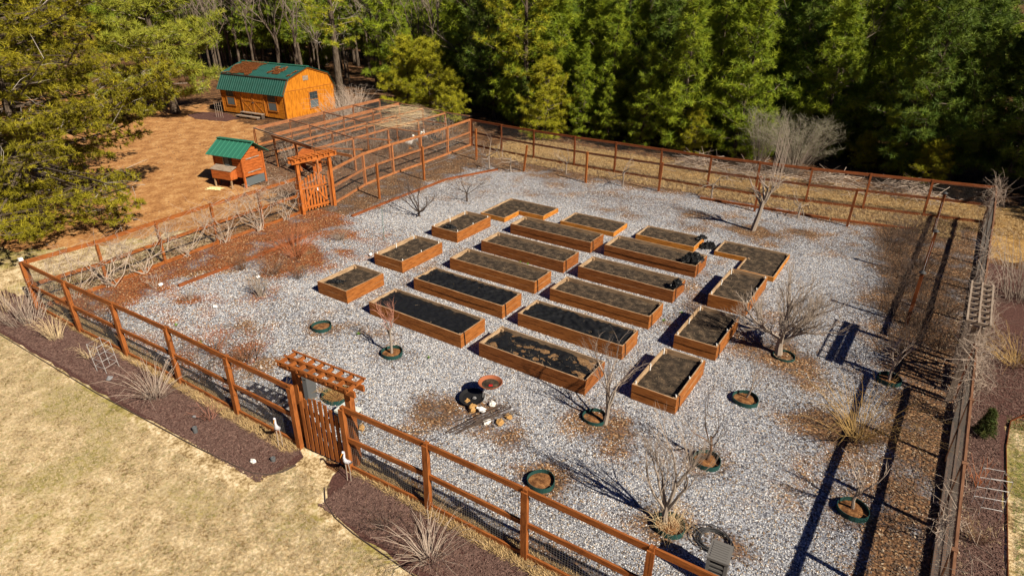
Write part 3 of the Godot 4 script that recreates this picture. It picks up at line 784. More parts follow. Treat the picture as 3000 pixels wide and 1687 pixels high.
func rag(s: Vector3, sd: int) -> ArrayMesh:
	var f := FastNoiseLite.new()
	f.seed = sd
	f.frequency = 1.4
	var n := 22
	var g := Geo.new()
	var P := []
	for j in n + 1:
		for i in n + 1:
			var u := 2.0 * i / n - 1.0
			var w := 2.0 * j / n - 1.0
			var r := 0.75 + 0.35 * f.get_noise_2d(atan2(w, u) * 1.3, 4.0)
			var y := maxf(0.0, 1.0 - (u * u + w * w) * 0.85) * (0.55 + 0.6 * f.get_noise_2d(u * 1.6, w * 3.2)) + 0.12 * absf(f.get_noise_2d(u * 5, w * 5 + 7))
			P.append(Vector3((u * r + 0.25 * f.get_noise_2d(w * 2, 9)) * s.x * 0.6, y * s.y, (w * r + 0.25 * f.get_noise_2d(u * 2, 3)) * s.z * 0.6))
	for j in n:
		for i in n:
			var a := j * (n + 1) + i
			g.quad(P[a], P[a + 1], P[a + n + 2], P[a + n + 1])
	return g.mesh()

# ---------------------------------------------------------------- shed, coop and run
# ribbed metal sheet in the x (along eave) / v (down the slope) plane, from a to a+along, down the slope vector
func ribbed(a: Vector3, along: Vector3, slope: Vector3, ribs: int, rib_h: float, rib_w: float) -> ArrayMesh:
	var g := Geo.new()
	var nn := along.cross(slope).normalized()
	if nn.y < 0: nn = -nn
	var un := along.normalized()
	g.quad(a, a + along, a + along + slope, a + slope)
	g.quad(a - nn * 0.012, a + slope - nn * 0.012, a + along + slope - nn * 0.012, a + along - nn * 0.012)
	for i in ribs + 1:
		var c := a + along * (float(i) / ribs)
		var l := c - un * rib_w + nn * 0.001
		var r := c + un * rib_w + nn * 0.001
		var lt := c - un * rib_w * 0.5 + nn * rib_h
		var rt := c + un * rib_w * 0.5 + nn * rib_h
		g.quad(l, lt, lt + slope, l + slope)
		g.quad(lt, rt, rt + slope, lt + slope)
		g.quad(rt, r, r + slope, rt + slope)
		g.tri(l + slope, lt + slope, rt + slope)
		g.tri(l + slope, rt + slope, r + slope)
	return g.mesh()

func window(parent: Node3D, at: Vector3, turn: float, w: float, h: float) -> void:
	var f := part("window", board(Vector3(w + 0.02, h + 0.02, 0.03)), M.dark_grey, parent, at, Vector3(0, turn, 0))
	for s in [-1.0, 1.0]:
		part("frame", board(Vector3(0.09, h + 0.2, 0.05)), M.shed_trim, f, Vector3(s * (w / 2 + 0.05), 0, 0.012))
		part("frame", board(Vector3(w + 0.01, 0.09, 0.045)), M.shed_trim, f, Vector3(0, s * (h / 2 + 0.05), 0.012))
	part("sash", board(Vector3(w, 0.04, 0.03)), M.shed_trim, f, Vector3(0, 0.02, 0.02))
	part("pane", board(Vector3(w - 0.04, h / 2 - 0.05, 0.008)), M.glass_dark, f, Vector3(0, h / 4 + 0.01, 0.019))
	part("pane", board(Vector3(w - 0.04, h / 2 - 0.05, 0.008)), M.screen, f, Vector3(0, -h / 4, 0.019))
	for k in [-1.0, 1.0]:
		part("muntin", board(Vector3(0.014, h / 2 - 0.05, 0.012)), M.grey_plastic, f, Vector3(k * w / 6, h / 4 + 0.01, 0.026))
	part("muntin", board(Vector3(w - 0.05, 0.014, 0.012)), M.grey_plastic, f, Vector3(0, h / 4 + 0.01, 0.034))

func _shed() -> void:
	# local frame: x along the long wall toward the gable seen on the right (x = 0 there, wall runs to -L), z = 0 at the door wall, going back to -W
	var L := 7.25
	var W := 5.3
	var wh := 2.05
	var o := thing("shed", "orange timber shed with green metal gambrel roof under the pines", "shed", Vector3(-43.5, 0, -32.6), 0.09)
	o.scale = Vector3.ONE * 1.03
	var prof := [Vector2(0, 0.12), Vector2(0, wh), Vector2(-0.52, 3.02), Vector2(-W / 2, 3.72), Vector2(-W + 0.52, 3.02), Vector2(-W, wh), Vector2(-W, 0.12)]
	for e in [[0.0, "gable_wall"], [-L, "gable_wall"]]:
		var g := Geo.new()
		var pl := PackedVector2Array(prof)
		var ix := Geometry2D.triangulate_polygon(pl)
		for i in ix:
			var q := pl[i]
			g.v.append(Vector3(e[0], q.y, q.x))
			g.uv.append(Vector2(q.y, q.x))
			g.n.append(Vector3(1 if e[0] == 0.0 else -1, 0, 0))
		part(e[1], g.mesh(), M.shed_wall, o)
	part("wall", board(Vector3(L - 0.02, wh - 0.12, 0.05)), M.shed_wall, o, Vector3(-L / 2, (wh + 0.12) / 2, -0.03))
	part("wall", board(Vector3(L - 0.02, wh - 0.12, 0.05)), M.shed_wall, o, Vector3(-L / 2, (wh + 0.12) / 2, -W + 0.03))
	part("skirting", board(Vector3(L - 0.1, 0.16, W - 0.1)), M.twig_dark, o, Vector3(-L / 2, 0.06, -W / 2))
	# panel grooves and battens
	for i in 13:
		part("batten", board(Vector3(0.022, wh - 0.16, 0.012), i % 3), M.shed_trim, o, Vector3(-0.3 - i * (L - 0.6) / 12, (wh + 0.12) / 2, 0.001))
	for i in 9:
		var z := -0.55 - i * (W - 1.1) / 8
		part("batten", board(Vector3(0.012, 1.86 if i in [0, 8] else (2.1 if not i in [4, 5] else 0.75), 0.02), i % 3), M.shed_trim, o, Vector3(0.006, 1.08 if not i in [4, 5] else 0.5, z))
	part("band_board", board(Vector3(0.02, 0.05, W - 0.1)), M.shed_trim, o, Vector3(0.012, wh + 0.12, -W / 2))
	for z in [0.02, -W - 0.02]:
		part("corner_board", board(Vector3(0.1, wh - 0.1, 0.03)), M.shed_trim, o, Vector3(-0.045, (wh + 0.12) / 2, z))
	part("corner_board", board(Vector3(0.1, wh - 0.1, 0.03)), M.shed_trim, o, Vector3(-L + 0.045, (wh + 0.12) / 2, 0.02))
	# roof of four ribbed slopes with a ridge cap
	var ov := 0.12
	var rx := Vector3(-L - 2 * ov, 0, 0)
	var rf := part("roof", ribbed(Vector3(ov, 3.05, -0.50), rx, Vector3(0, -1.18, 0.74), 30, 0.035, 0.028), M.green_metal, o)
	part("slope", ribbed(Vector3(ov, 3.77, -W / 2), rx, Vector3(0, -0.70, W / 2 - 0.42), 30, 0.03, 0.026), M.green_metal, rf)
	part("slope", ribbed(Vector3(ov, 3.77, -W / 2), rx, Vector3(0, -0.70, -(W / 2 - 0.42)), 30, 0.03, 0.026), M.green_metal, rf)
	part("slope", ribbed(Vector3(ov, 3.05, -W + 0.50), rx, Vector3(0, -1.10, -0.66), 30, 0.035, 0.028), M.green_metal, rf)
	part("ridge_cap", board(Vector3(L + 0.26, 0.04, 0.3)), M.green_trim, rf, Vector3(-L / 2, 3.80, -W / 2))
	part("break_cap", board(Vector3(L + 0.26, 0.05, 0.09)), M.twig_dark, rf, Vector3(-L / 2, 3.035, -0.42))
	for s in [[Vector3(0, 1.98, 0.15), Vector3(0, 3.02, -0.47)], [Vector3(0, 3.02, -0.47), Vector3(0, 3.72, -W / 2)], [Vector3(0, 3.72, -W / 2), Vector3(0, 3.02, -W + 0.47)], [Vector3(0, 3.02, -W + 0.47), Vector3(0, 1.98, -W - 0.15)]]:
		var g2 := Geo.new()
		g2.bar(s[0], s[1], 0.05, 0.09)
		part("fascia", g2.mesh(), M.shed_trim, o, Vector3(0.04, -0.03, 0))
	# pine straw lying on the upper slope: two drifts with ragged outlines
	var k := FastNoiseLite.new()
	k.seed = 4
	k.frequency = 1.3
	for dr in [[-1.2, -3.0, 0.2, 0.75, 0.12], [-4.2, -7.2, 0.0, 1.0, -0.1], [-0.02, -0.5, 0.25, 0.9, 0.0]]:
		var g3 := Geo.new()
		var st := 0.07
		var x: float = dr[1]
		while x < dr[0]:
			var t: float = dr[2]
			while t < dr[3]:
				var e1: float = minf(minf(x - dr[1], dr[0] - x) / 0.6, minf(t - dr[2], dr[3] - t) / 0.3 + 0.35)
				if e1 + k.get_noise_2d(x * 1.0, t * 2.4) * 1.1 > 0.42 + dr[4]:
					var y0 := 3.80 - 0.70 * t
					var z0 := -W / 2 + (W / 2 - 0.42) * t
					var dz: float = (W / 2 - 0.42) * 0.032
					for rep in 2:
						var px := x + R.randf() * st
						var a := Vector3(px, y0 + 0.02, z0)
						var q := Basis(Vector3.UP, R.randf() * TAU) * Vector3(0.07, 0, 0)
						var q2 := Vector3(-q.z, 0, q.x) * 0.45
						g3.quad(a - q - q2, a + q - q2 + Vector3(0, 0.02, 0), a + q + q2, a - q + q2 + Vector3(0, 0.012, 0))
				t += 0.032
			x += st
		part("straw_drift", g3.mesh(), M.straw_rust, rf).set_meta("kind", "stuff")
	# double door with crossed braces
	var d0 := -4.85
	var dw := 1.30
	for i in 2:
		var dx := d0 + dw / 2 + i * (dw + 0.02)
		var dr2 := part("door", board(Vector3(dw, 1.84, 0.05), i), M.shed_wall, o, Vector3(dx, 1.10, 0.03))
		for sx in [-1.0, 1.0]:
			part("stile", board(Vector3(0.1, 1.84, 0.03)), M.shed_trim, dr2, Vector3(sx * (dw / 2 - 0.05), 0, 0.04))
		for y in [-0.87, 0.12, 0.87]:
			part("rail", board(Vector3(dw - 0.2, 0.1, 0.03)), M.shed_trim, dr2, Vector3(0, y, 0.04))
		for s2 in [-1.0, 1.0]:
			part("brace", board(Vector3(1.33, 0.085, 0.022 + 0.004 * s2)), M.shed_trim, dr2, Vector3(0, -0.375, 0.038), Vector3(0, 0, s2 * atan2(0.88, 1.08)))
		part("handle", board(Vector3(0.05, 0.12, 0.03)), M.dark_grey, dr2, Vector3((0.5 if i == 0 else -0.5) * (dw - 0.1), 0.0, 0.065))
	for sx in [d0 - 0.06, d0 + 2 * dw + 0.08]:
		part("door_trim", board(Vector3(0.09, 1.95, 0.04)), M.shed_trim, o, Vector3(sx, 1.12, 0.02))
	window(o, Vector3(-1.42, 1.25, 0.02), 0.0, 0.86, 1.15)
	window(o, Vector3(-6.15, 1.30, 0.02), 0.0, 0.86, 1.15)
	window(o, Vector3(0.03, 1.22, -2.95), PI / 2, 0.86, 1.2)
	part("vent", board(Vector3(0.03, 0.34, 0.55)), M.grey_wood, o, Vector3(0.02, 2.95, -2.35))
	# steps
	var st2 := thing("shed_steps", "two weathered timber steps below the shed doors", "steps", Vector3(-43.5, 0, -32.6) + Vector3(-3.6, 0, 0.6).rotated(Vector3.UP, 0.09), 0.09)
	for i in 2:
		part("tread", board(Vector3(2.5, 0.05, 0.34), i), M.grey_wood, st2, Vector3(0, 0.36 - 0.18 * i, -0.24 + 0.5 * i))
		for x in [-1.2, 0.0, 1.2]:
			part("support", board(Vector3(0.06, 0.34 - 0.18 * i, 0.3)), M.twig_dark, st2, Vector3(x, 0.165 - 0.09 * i, -0.24 + 0.5 * i))

func lap_boards(o: Node3D, w: float, y0: float, y1: float, n: int, at: Vector3, turn: float, top_slope := 0.0) -> void:
	var bh := (y1 - y0) / n
	for i in n:
		var ww := w
		if top_slope > 0.0:
			var yy := y0 + bh * (i + 0.9)
			ww = w if yy < top_slope else maxf(0.15, w * (1.0 - (yy - top_slope) / (y1 - top_slope + 0.08)))
		part("lap_board", board(Vector3(snappedf(ww, 0.01), bh + 0.02, 0.022), i % 4), M.coop_wood, o, at + Vector3(0, y0 + bh * (i + 0.5), 0), Vector3(0, turn, 0) + Vector3(0.09 if absf(turn) < 0.1 else 0.0, 0, 0.0 if absf(turn) < 0.1 else -0.09))

func _coop() -> void:
	# local: x to the right along the ridge, z toward the nest box
	var o := thing("chicken_coop", "raised cedar coloured chicken coop with green metal roof and nest box", "chicken coop", Vector3(-31.75, 0, -20.2), 0.17)
	var w := 2.0
	var d := 1.5
	for x in [-w / 2, w / 2]:
		for z in [-d / 2, d / 2]:
			part("leg", board(Vector3(0.09, 1.76, 0.09), int(x + 2)), M.coop_wood, o, Vector3(x, 0.86, z))
	part("floor", board(Vector3(w, 0.05, d)), M.coop_wood, o, Vector3(0, 0.6, 0))
	lap_boards(o, w - 0.1, 0.56, 1.72, 8, Vector3(0, 0, d / 2), 0.0)
	lap_boards(o, w - 0.1, 0.56, 1.72, 8, Vector3(0, 0, -d / 2), 0.0)
	lap_boards(o, d - 0.1, 0.56, 2.22, 11, Vector3(w / 2, 0, 0), PI / 2, 1.72)
	lap_boards(o, d - 0.1, 0.56, 2.22, 11, Vector3(-w / 2, 0, 0), PI / 2, 1.72)
	var rf := part("roof", ribbed(Vector3(-w / 2 - 0.25, 2.36, 0), Vector3(w + 0.5, 0, 0), Vector3(0, -0.68, d / 2 + 0.28), 8, 0.03, 0.025), M.green_trim, o)
	part("slope", ribbed(Vector3(-w / 2 - 0.25, 2.36, 0), Vector3(w + 0.5, 0, 0), Vector3(0, -0.68, -d / 2 - 0.28), 8, 0.03, 0.025), M.green_trim, rf)
	part("ridge_cap", board(Vector3(w + 0.52, 0.05, 0.24)), M.green_trim, rf, Vector3(0, 2.39, 0))
	# window with dark opening and a hanging curtain
	part("window", board(Vector3(0.55, 0.72, 0.03)), M.dark_grey, o, Vector3(0.02, 1.42, d / 2 + 0.03))
	part("curtain", board(Vector3(0.3, 0.66, 0.02)), M.screen, o, Vector3(-0.04, 1.4, d / 2 + 0.06))
	part("window_trim", board(Vector3(0.06, 0.78, 0.03)), M.raw_wood, o, Vector3(-0.3, 1.42, d / 2 + 0.045))
	# nest box
	var nb := part("nest_box", board(Vector3(1.35, 0.5, 0.45), 1), M.coop_wood, o, Vector3(-0.18, 0.72, d / 2 + 0.24))
	part("lid", board(Vector3(1.5, 0.035, 0.56)), M.grey_wood, nb, Vector3(0, 0.33, 0.0), Vector3(0.32, 0, 0))
	for i in 3:
		part("lap_board", board(Vector3(1.36, 0.15, 0.02), i), M.coop_wood, nb, Vector3(0, -0.17 + 0.16 * i, 0.235), Vector3(0.1, 0, 0))
	for x in [-0.6, 0.6]:
		part("leg", board(Vector3(0.07, 0.5, 0.07)), M.raw_wood, nb, Vector3(x, -0.48, 0.17))
	# doors on the gable side
	for y in [0.78, 1.52]:
		part("handle_bar", board(Vector3(0.03, 0.05, 0.95)), M.grey_wood, o, Vector3(w / 2 + 0.03, y, 0))
		part("handle", board(Vector3(0.05, 0.03, 0.14)), M.bright_wire, o, Vector3(w / 2 + 0.055, y, 0.2))
	part("cleanout_screen", board(Vector3(0.02, 0.45, d - 0.15)), M.screen, o, Vector3(w / 2, 0.28, 0))
	part("cleanout_screen", board(Vector3(w - 0.15, 0.45, 0.02)), M.dark_grey, o, Vector3(0, 0.28, -d / 2))
	single("feed_pile", rag(Vector3(1.0, 0.12, 0.55), 77), M.cream_pile, "pale spilled straw pile under the coop nest box", "straw pile", Vector3(-32.0, -0.005, -18.6), 0.4)

func _run() -> void:
	var H := 1.9
	var near := [V(-25.2, -22.5), V(-25.75, -23.8), V(-25.98, -26.3), V(-26.1, -28.9), V(-26.25, -31.6), V(-26.6, -34.5)]
	var zs := [-22.6, -25.5, -28.6, -31.6, -34.6]
	var o := thing("chicken_run", "long chicken run of rust timber frames roofed with wire netting", "chicken run", Vector3(-30.5, 0, -28.5))
	var c := Vector3(-30.5, 0, -28.5)
	var cols := [[-28.3, -0.055], [-30.5, -0.075], [-33.0, -0.09], [-35.4, -0.09]]
	var px := func(k: int, z: float) -> float: return cols[k][0] + (z + 25.0) * cols[k][1] * -1.0
	for k in 4:
		for i in zs.size() - 1:
			var z0: float = zs[i] - k * 0.42
			var z1: float = zs[i + 1] - k * 0.42
			var a := Vector3(px.call(k, z0), H, z0) - c
			var b := Vector3(px.call(k, z1), H, z1) - c
			var d := b - a
			var hh := 0.11 if k < 2 else 0.2
			part("long_rail", board(Vector3(snappedf(d.length(), 0.01), hh, 0.05), i % 4), M.run_wood, o, (a + b) * 0.5 + Vector3(0, R.randf_range(-0.006, 0.006), 0), Vector3(0, -atan2(d.z, d.x), 0))
			if k >= 2:
				part("low_rail", board(Vector3(snappedf(d.length(), 0.01), 0.12, 0.05), i % 4), M.run_wood, o, (a + b) * 0.5 - Vector3(0, 1.0, 0), Vector3(0, -atan2(d.z, d.x), 0))
				var wp := part("wire_mesh", wire_panel(2.4, 1.6, 0.06, 0.06, 0.0024), M.wire, o, Vector3((a.x + b.x) / 2, 0.15, (a.z + b.z) / 2), Vector3(0, -atan2(d.z, d.x), 0))
				wp.scale.x = d.length() / 2.4
		for i in zs.size():
			var z2: float = zs[i] - k * 0.42
			part("post", board(Vector3(0.1, H, 0.1), (i + k) % 4), M.run_wood, o, Vector3(px.call(k, z2), H / 2 - 0.06, z2) - c)
	# cross rails from the garden fence to the back, and netting between them
	for i in zs.size():
		for k in 3:
			var za: float = zs[i] - k * 0.42
			var zb: float = zs[i] - (k + 1) * 0.42
			var a2 := Vector3(px.call(k, za), H + 0.06, za) - c
			var b2 := Vector3(px.call(k + 1, zb), H + 0.06, zb) - c
			var d2 := b2 - a2
			part("cross_rail", board(Vector3(snappedf(d2.length(), 0.01), 0.07, 0.05), (i + k) % 4), M.run_wood if i != 0 else M.grey_wood, o, (a2 + b2) * 0.5, Vector3(0, -atan2(d2.z, d2.x), 0))
		var f: Vector2 = near[mini(i + 1, 5)]
		var a3 := Vector3(f.x, H + 0.06, f.y) - c
		var b3 := Vector3(px.call(0, zs[i]), H + 0.06, zs[i]) - c
		var d3 := b3 - a3
		part("cross_rail", board(Vector3(snappedf(d3.length(), 0.01), 0.07, 0.05), i % 4), M.run_wood, o, (a3 + b3) * 0.5, Vector3(0, -atan2(d3.z, d3.x), 0))
	for i in zs.size() - 1:
		for k in 3:
			var zc: float = (zs[i] + zs[i + 1]) * 0.5 - (k + 0.5) * 0.42
			var xc: float = (px.call(k, zc) + px.call(k + 1, zc)) * 0.5
			var n := part("netting", wire_panel(2.4, 3.0, 0.10, 0.10, 0.0015), M.wire, o, Vector3(xc, H + 0.105, zc + 1.5) - c, Vector3(-PI / 2, 0.09, 0))
			n.scale.x = 1.0
		var n2 := part("netting", wire_panel(2.4, 3.0, 0.10, 0.10, 0.0015), M.wire, o, Vector3((px.call(0, zs[i] - 1.5) - 26.0) * 0.5, H + 0.105, zs[i] + 0.05) - c, Vector3(-PI / 2, 0.04, 0))
		n2.scale.x = 0.9
	# end frame facing the coop with a pitched brace
	for q in [[Vector3(-33.0, 1.85, -23.4), Vector3(-28.6, 1.85, -22.7)], [Vector3(-30.8, 1.0, -23.0), Vector3(-28.4, 0.9, -22.6)], [Vector3(-28.4, 1.9, -22.6), Vector3(-25.4, 1.85, -22.7)]]:
		var d4: Vector3 = q[1] - q[0]
		part("end_rail", board(Vector3(snappedf(d4.length(), 0.01), 0.14, 0.05)), M.run_wood, o, (q[0] + q[1]) * 0.5 - c, Vector3(0, -atan2(d4.z, d4.x), 0))
	# a low slatted ladder and pallet inside the run, and a sunlit flap
	var pl := thing("picket_panel", "short slatted wooden panel standing inside the chicken run", "panel", Vector3(-31.3, 0, -25.3), 0.3)
	for i in 9:
		part("slat", board(Vector3(0.07, 0.62, 0.02), i % 3), M.run_wood, pl, Vector3(-0.8 + i * 0.2, 0.36, 0))
	for y in [0.15, 0.55]:
		part("rail", board(Vector3(1.8, 0.06, 0.03)), M.run_wood, pl, Vector3(0, y, -0.026))
	var bx := thing("nest_shelter", "small lean-to shelter of orange boards inside the chicken run", "shelter", Vector3(-30.4, 0, -23.8), 0.25)
	part("roof", board(Vector3(1.3, 0.04, 0.9)), M.coop_wood, bx, Vector3(0, 1.05, 0), Vector3(0.35, 0, 0))
	for x in [-0.55, 0.55]:
		part("side", board(Vector3(0.03, 0.9, 0.8)), M.coop_wood, bx, Vector3(x, 0.44, 0))

# ---------------------------------------------------------------- birds
func loft(secs: Array, sides: int) -> Geo:    # secs: [centre, rx (z), ry (y)]
	var g := Geo.new()
	var prev := []
	for s in secs:
		var ring := []
		for k in sides:
			var a := TAU * k / sides
			ring.append(s[0] + Vector3(0, sin(a) * s[2], cos(a) * s[1]))
		if prev.size():
			for k in sides:
				var j := (k + 1) % sides
				g.quad(prev[k], prev[j], ring[j], ring[k])
		prev = ring
	return g

func duck(label: String, at: Vector3, turn: float, m: Material, s := 1.0, tall := true, grp := "ducks and hens in the run") -> Node3D:
	var o := thing("duck" if tall else "hen", label, "duck" if tall else "hen", at, turn, grp)
	o.scale = Vector3.ONE * s
	var g := loft([[Vector3(-0.30, 0.34, 0), 0.01, 0.008], [Vector3(-0.24, 0.31, 0), 0.06, 0.035], [Vector3(-0.12, 0.27, 0), 0.115, 0.09], [Vector3(0.02, 0.26, 0), 0.125, 0.11], [Vector3(0.12, 0.29, 0), 0.10, 0.105], [Vector3(0.17, 0.35, 0), 0.055, 0.08], [Vector3(0.19, 0.43, 0), 0.04, 0.04]], 10)
	var top := 0.58 if tall else 0.46
	var nk := Geo.new()
	nk.tube([Vector3(0.16, 0.36, 0), Vector3(0.20, 0.46, 0), Vector3(0.205, top - 0.03, 0), Vector3(0.225, top, 0)], [0.06, 0.04, 0.036, 0.044], 8)
	nk.tube([Vector3(0.19, top - 0.015, 0), Vector3(0.225, top + 0.01, 0), Vector3(0.27, top + 0.005, 0), Vector3(0.30, top - 0.005, 0)], [0.012, 0.052, 0.046, 0.008], 8)
	g.v.append_array(nk.v)
	part("body", g.mesh(), m, o)
	var b := Geo.new()
	b.tube([Vector3(0.28, top, 0), Vector3(0.33, top - 0.008, 0), Vector3(0.365, top - 0.01, 0)], [0.022, 0.02, 0.008], 6)
	part("bill", b.mesh(), M.bill, o)
	for z in [-0.05, 0.05]:
		var lg := Geo.new()
		lg.tube([Vector3(0.0, 0.2, z), Vector3(0.0, 0.02, z), Vector3(0.07, 0.008, z)], [0.014, 0.01, 0.012], 5)
		lg.tri(Vector3(-0.02, 0.006, z), Vector3(0.09, 0.006, z - 0.04), Vector3(0.09, 0.006, z + 0.04))
		part("leg", lg.mesh(), M.bill, o)
	if not tall:
		var cb := Geo.new()
		cb.tri(Vector3(0.2, top + 0.04, 0), Vector3(0.29, top + 0.03, 0.005), Vector3(0.25, top + 0.085, 0))
		cb.tri(Vector3(0.28, top - 0.03, 0), Vector3(0.31, top - 0.02, 0.01), Vector3(0.29, top - 0.07, 0))
		part("comb", cb.mesh(), M.red, o)
		var tl := loft([[Vector3(-0.22, 0.33, 0), 0.05, 0.04], [Vector3(-0.31, 0.44, 0), 0.05, 0.05], [Vector3(-0.36, 0.52, 0), 0.02, 0.03]], 8)
		part("tail", tl.mesh(), m, o)
	return o

func egret(label: String, at: Vector3, turn: float) -> void:
	var o := thing("bird_statue", label, "statue", at, turn, "white bird statues at the gate")
	for z in [-0.045, 0.045]:
		var g := Geo.new()
		g.tube([Vector3(0.02, -0.03, z), Vector3(0.0, 0.25, z), Vector3(0.02, 0.48, z * 0.8)], [0.009, 0.01, 0.014], 5)
		part("leg", g.mesh(), M.twig_pale, o)
	var b := loft([[Vector3(-0.16, 0.40, 0), 0.012, 0.02], [Vector3(-0.1, 0.46, 0), 0.05, 0.05], [Vector3(0.0, 0.54, 0), 0.075, 0.075], [Vector3(0.07, 0.62, 0), 0.055, 0.065], [Vector3(0.09, 0.70, 0), 0.032, 0.035]], 9)
	b.tube([Vector3(0.07, 0.64, 0), Vector3(0.10, 0.74, 0), Vector3(0.075, 0.82, 0), Vector3(0.085, 0.89, 0), Vector3(0.12, 0.915, 0), Vector3(0.15, 0.905, 0)], [0.045, 0.026, 0.022, 0.026, 0.03, 0.012], 7)
	part("body", b.mesh(), M.statue_white, o)
	var k := Geo.new()
	k.tube([Vector3(0.145, 0.905, 0), Vector3(0.26, 0.87, 0)], [0.012, 0.003], 5)
	part("beak", k.mesh(), M.bill, o)
	for s in [-1.0, 1.0]:
		var wg := Geo.new()
		wg.tri(Vector3(0.06, 0.62, s * 0.06), Vector3(-0.19, 0.40, s * 0.04), Vector3(0.0, 0.48, s * 0.085))
		part("wing", wg.mesh(), M.grey_plastic, o)

func _birds() -> void:
	duck("white duck with orange bill walking in the chicken run, nearer the coop gate", Vector3(-29.4, 0, -31.4), 0.2, M.feather_white, 1.5)
	duck("white duck with upstretched neck just behind the first white duck", Vector3(-29.6, 0, -32.4), 0.5, M.feather_white, 1.5)
	duck("white duck facing away among the dark hens", Vector3(-29.8, 0, -33.5), 2.6, M.feather_white, 1.35)
	duck("black hen scratching beside the white duck that faces away", Vector3(-29.1, 0, -33.6), -0.4, M.feather_black, 1.2, false)
	duck("black hen standing next to the brown hen in the run", Vector3(-29.75, 0, -34.1), 1.2, M.feather_black, 1.2, false)
	duck("brown hen with red comb in the chicken run", Vector3(-29.1, 0, -34.4), -0.7, M.feather_brown, 1.25, false)
	egret("white long legged bird statue in the mulch on the hinge side of the arbour gate", Vector3(-11.5, 0, -7.0), -0.8)
	egret("white long legged bird statue before the latch post of the arbour gate", Vector3(-9.22, 0, -7.12), -1.2)

# ---------------------------------------------------------------- conifers
var tufts := []

# a spray of needles round +Y, needle length 1: each needle a slim triangle
func make_tuft(sd: int, n: int, wide: float, w: float) -> PackedVector3Array:
	var rng := RandomNumberGenerator.new()
	rng.seed = sd
	var v := PackedVector3Array()
	for i in n:
		var az := TAU * (i * 0.618 + rng.randf() * 0.2)
		var po := deg_to_rad(lerpf(8.0, wide, sqrt(rng.randf())))
		var d := Vector3(sin(po) * cos(az), cos(po), sin(po) * sin(az))
		var s := d.cross(Vector3(rng.randf() - 0.5, rng.randf() - 0.5, rng.randf() - 0.5)).normalized() * w
		var b := Vector3(0, rng.randf_range(-0.25, 0.15), 0)
		v.append(b - s); v.append(b + s); v.append(b + d * rng.randf_range(0.75, 1.1))
	return v

func dir_basis(d: Vector3, spin: float, s: float) -> Basis:
	var x := d.cross(Vector3(sin(spin), 0.3, cos(spin))).normalized()
	if x.length_squared() < 0.5: x = Vector3.RIGHT
	return Basis(x * s, d * s, x.cross(d) * s)

func add_tuft(g: Geo, rng: RandomNumberGenerator, p: Vector3, d: Vector3, s: float, ca: Color, cb: Color) -> void:
	var arr: PackedVector3Array = tufts[rng.randi() % tufts.size()]
	var at := g.v.size()
	g.v.append_array(Transform3D(dir_basis(d, rng.randf() * TAU, s), p) * arr)
	var col := ca.lerp(cb, rng.randf()) * rng.randf_range(0.8, 1.15)
	g.paint(at, col)

